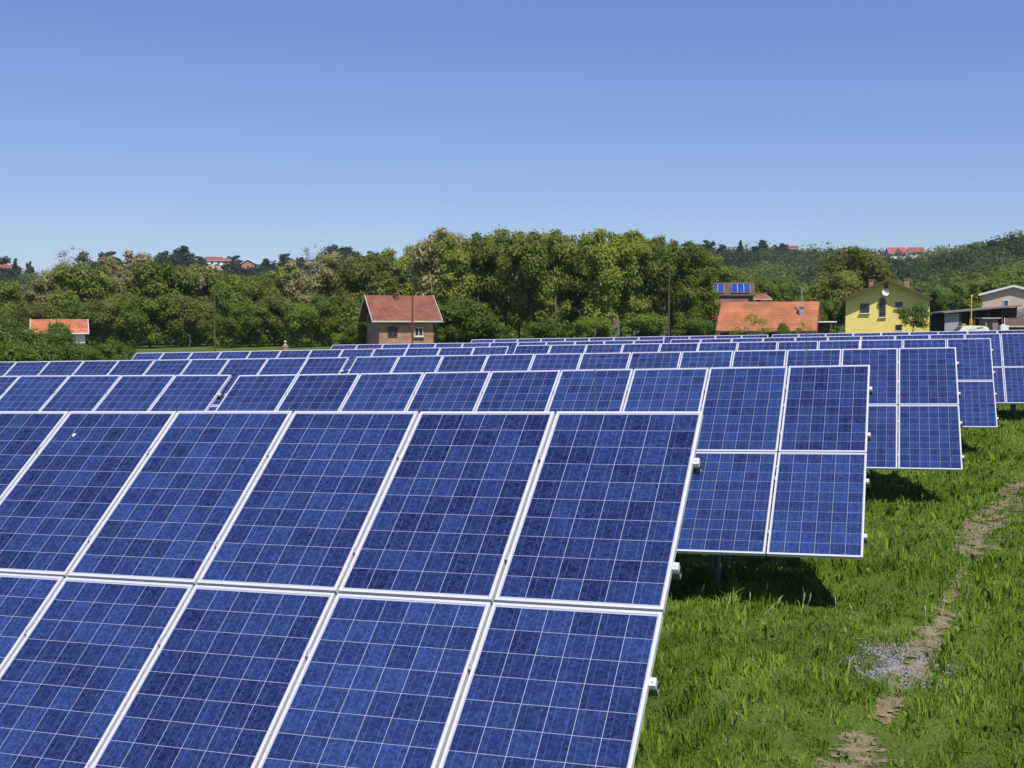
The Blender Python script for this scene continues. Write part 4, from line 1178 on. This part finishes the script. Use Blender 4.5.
# undergrowth between and behind the trees of the woodland edge
cl = []
for px in np.arange(-120, 745, 5.0):
    for _ in range(3):
        D = rg.uniform(150, 182); p = at(px + rg.uniform(-4, 4), D)
        top = rg.uniform(1.5, 5.5) * (1.25 if px < 440 else 0.9)
        cl.append((p.x, p.y, p.z + top * 0.5, rg.uniform(1.0, 1.9), top * 0.55))
V, Fq = leaves(rg, cl, 60000, 0.26, shell=0.6)
o = new_obj('undergrowth', np_mesh('undergrowth', V, [Fq], [M_leafC])); tag(o, 'tangled undergrowth at the foot of the woodland', 'undergrowth', None, 'stuff')

# ------------------------------------------------------------------ grass
def grass_material():
    m, nt, b, n, l = mat('grass_blades')
    geo = n.new('ShaderNodeNewGeometry'); tc = n.new('ShaderNodeTexCoord')
    nz = n.new('ShaderNodeTexNoise'); nz.inputs['Scale'].default_value = 1.3; nz.inputs['Detail'].default_value = 4
    l.new(tc.outputs['Object'], nz.inputs['Vector'])
    f = math_node(n, l, 'ADD', math_node(n, l, 'MULTIPLY', geo.outputs['Random Per Island'], 0.65), math_node(n, l, 'SUBTRACT', math_node(n, l, 'MULTIPLY', nz.outputs['Fac'], 1.7), 0.68))
    rp = n.new('ShaderNodeValToRGB'); e = rp.color_ramp.elements
    e[0].color = (0.058, 0.120, 0.008, 1); e[0].position = 0.05
    e[1].color = (0.275, 0.415, 0.045, 1); e[1].position = 0.95
    x = e.new(0.5); x.color = (0.120, 0.220, 0.017, 1)
    l.new(f, rp.inputs['Fac'])
    pick = math_node(n, l, 'GREATER_THAN', geo.outputs['Random Per Island'], 0.978)
    mx = n.new('ShaderNodeMix'); mx.data_type = 'RGBA'; mx.inputs['B'].default_value = (0.36, 0.31, 0.15, 1)
    l.new(pick, mx.inputs['Factor']); l.new(rp.outputs['Color'], mx.inputs['A'])
    l.new(mx.outputs['Result'], b.inputs['Base Color'])
    va = n.new('ShaderNodeVectorMath'); va.operation = 'SCALE'; va.inputs['Scale'].default_value = 0.55
    l.new(geo.outputs['Normal'], va.inputs[0])
    vb = n.new('ShaderNodeVectorMath'); vb.operation = 'ADD'; vb.inputs[1].default_value = (0, 0, 0.9)
    l.new(va.outputs[0], vb.inputs[0])
    vc = n.new('ShaderNodeVectorMath'); vc.operation = 'NORMALIZE'; l.new(vb.outputs[0], vc.inputs[0])
    l.new(vc.outputs[0], b.inputs['Normal'])
    b.inputs['Roughness'].default_value = 0.6; b.inputs['Specular IOR Level'].default_value = 0.06
    tr = n.new('ShaderNodeBsdfTranslucent'); l.new(mx.outputs['Result'], tr.inputs['Color'])
    ms = n.new('ShaderNodeMixShader'); ms.inputs[0].default_value = 0.4
    l.new(b.outputs[0], ms.inputs[1]); l.new(tr.outputs[0], ms.inputs[2]); l.new(ms.outputs[0], n['Material Output'].inputs['Surface'])
    return m
M_grass = grass_material()
M_seed = simple('seed_heads', (0.40, 0.38, 0.22), 0.8)

rg = np.random.default_rng(5)
BX, BY, BD = [], [], []
for D0, D1, dens in ((3.5, 5.5, 2200), (5.5, 8, 2600), (8, 11, 2100), (11, 15, 1350), (15, 21, 800), (21, 30, 420), (30, 46, 190), (46, 70, 60)):
    lo, hi = -0.24, 0.86
    area = (D1 ** 2 - D0 ** 2) / 2 * (hi - lo)
    n_ = int(area * dens)
    Dv = np.sqrt(rg.uniform(D0 ** 2, D1 ** 2, n_)); q = rg.uniform(lo, hi, n_) * Dv
    BX.append(FWH.x * Dv + RT.x * q); BY.append(FWH.y * Dv + RT.y * q); BD.append(Dv)
bx, by, bd = np.concatenate(BX), np.concatenate(BY), np.concatenate(BD)
# distance to the path: little grass there
dp = np.full(len(bx), 9.0)
for (x0, y0, w0) in PATHS[::2]:
    dp = np.minimum(dp, np.hypot(bx - x0, by - y0) / w0)
dg = np.hypot((bx - g0.x) / 0.36, (by - g0.y) / 0.44)
patch = vnoise(bx, by, 0.9, 1)
cover = np.clip((dp - 0.50) * 0.75 + patch * 0.42 + 0.22, 0.03, 1) * np.clip((dg - 0.60) * 1.2 + patch * 0.45 + 0.1, 0.04, 1)
over = np.clip(vnoise(bx, by, 1.0, 11) * 1.0 + 0.28, 0, 0.85)
cover = np.clip(np.maximum(cover, over * np.clip(dg, 0, 1)), 0, 1)
cover *= np.clip(0.85 + 0.25 * vnoise(bx, by, 2.6, 7), 0.4, 1)
short = (rg.random(len(bx)) < (0.36 * np.clip((dp + 0.15) * 0.9, 0, 1) + 0.13 * (dp < 1.3))) & (dg > 0.4)
kp = (rg.random(len(bx)) < cover) | short
bx, by, bd, dp, short = bx[kp], by[kp], bd[kp], dp[kp], short[kp]
n_ = len(bx)
tuft = vnoise(bx, by, 0.45, 3); big = vnoise(bx, by, 2.2, 4)
hgt = (0.072 + 0.050 * np.clip(tuft, -0.9, 2) + 0.03 * np.clip(big, -1, 1.5)) * rg.uniform(0.5, 1.6, n_)
hgt = np.clip(hgt, 0.025, 0.36) * np.clip(0.45 + 0.4 * (dp - 0.4), 0.4, 1)
hgt = np.where(short, rg.uniform(0.02, 0.065, n_), hgt)
wid = np.maximum(0.0032, bd * 0.00042) * rg.uniform(0.7, 1.7, n_)
broad = rg.random(n_) < 0.09 * (tuft > 0.1)
wid[broad] *= 2.9; hgt[broad] *= 1.15
bz = terrain(bx, by) - 0.01
ang = rg.uniform(0, 6.28, n_); lean = np.abs(rg.normal(0.45, 0.3, n_))
a2 = rg.uniform(0, 6.28, n_)
tx, ty = np.cos(ang), np.sin(ang); lx, ly = np.cos(a2), np.sin(a2)
P0 = np.stack([bx, by, bz], 1)
Td = np.stack([tx, ty, np.zeros(n_)], 1) * wid[:, None]
Ld = np.stack([lx, ly, np.zeros(n_)], 1)
mid = P0 + np.stack([np.zeros(n_), np.zeros(n_), hgt * 0.6], 1) + Ld * (hgt * lean * 0.28)[:, None]
tip = P0 + np.stack([np.zeros(n_), np.zeros(n_), hgt * (1 - 0.25 * lean)], 1) + Ld * (hgt * lean)[:, None]
V = np.stack([P0 - Td, P0 + Td, mid + Td * 0.8, mid - Td * 0.8, tip], 1).reshape(-1, 3)
i5 = np.arange(n_)[:, None] * 5
faces = [i5 + np.array([[0, 1, 2, 3]]), i5 + np.array([[3, 2, 4]])]
o = new_obj('grass', np_mesh('grass', V, faces, [M_grass])); tag(o, 'lush meadow grass beside and under the panel rows', 'grass', None, 'stuff')
# pale seed heads on thin stalks at the edge of the shade
sb = MB(); rs = random.Random(6)
for _ in range(18):
    if rs.random() < 0.8: x, y = rs.uniform(-2.6, 1.0), rs.uniform(12.0, 13.1)
    else: x, y = rs.uniform(-1.5, 4.5), rs.uniform(12.5, 22)
    z = gz(x, y); hh_ = rs.uniform(0.10, 0.20); dx, dy_ = rs.gauss(0, 0.05), rs.gauss(0, 0.05)
    sb.tube([(x, y, z), (x + dx, y + dy_, z + hh_)], 0.0022, 3, cap=False)
    sb.tube([(x + dx, y + dy_, z + hh_ - 0.03), (x + dx * 1.1, y + dy_ * 1.1, z + hh_ + 0.02), (x + dx * 1.3, y + dy_ * 1.3, z + hh_ + 0.06)], [0.003, 0.008, 0.002], 4, cap=False)
o = sb.build('seed_grass', M_seed, fix=False); tag(o, 'thin pale grass stalks with seed heads', 'grass', None, 'stuff')

# ------------------------------------------------------------------ haze
hz_ = MB(); hz_.box((0, 1350, 20), (6600, 5900, 120))
m_ = bpy.data.materials.new('thin_haze'); m_.use_nodes = True
nt_ = m_.node_tree; nt_.nodes.clear()
vo_ = nt_.nodes.new('ShaderNodeVolumePrincipled'); ou_ = nt_.nodes.new('ShaderNodeOutputMaterial')
vo_.inputs['Color'].default_value = (0.80, 0.88, 1.0, 1); vo_.inputs['Density'].default_value = 0.00010
nt_.links.new(vo_.outputs[0], ou_.inputs['Volume'])
o = hz_.build('haze', m_); tag(o, 'thin pale summer haze over the valley', None, None, 'stuff')
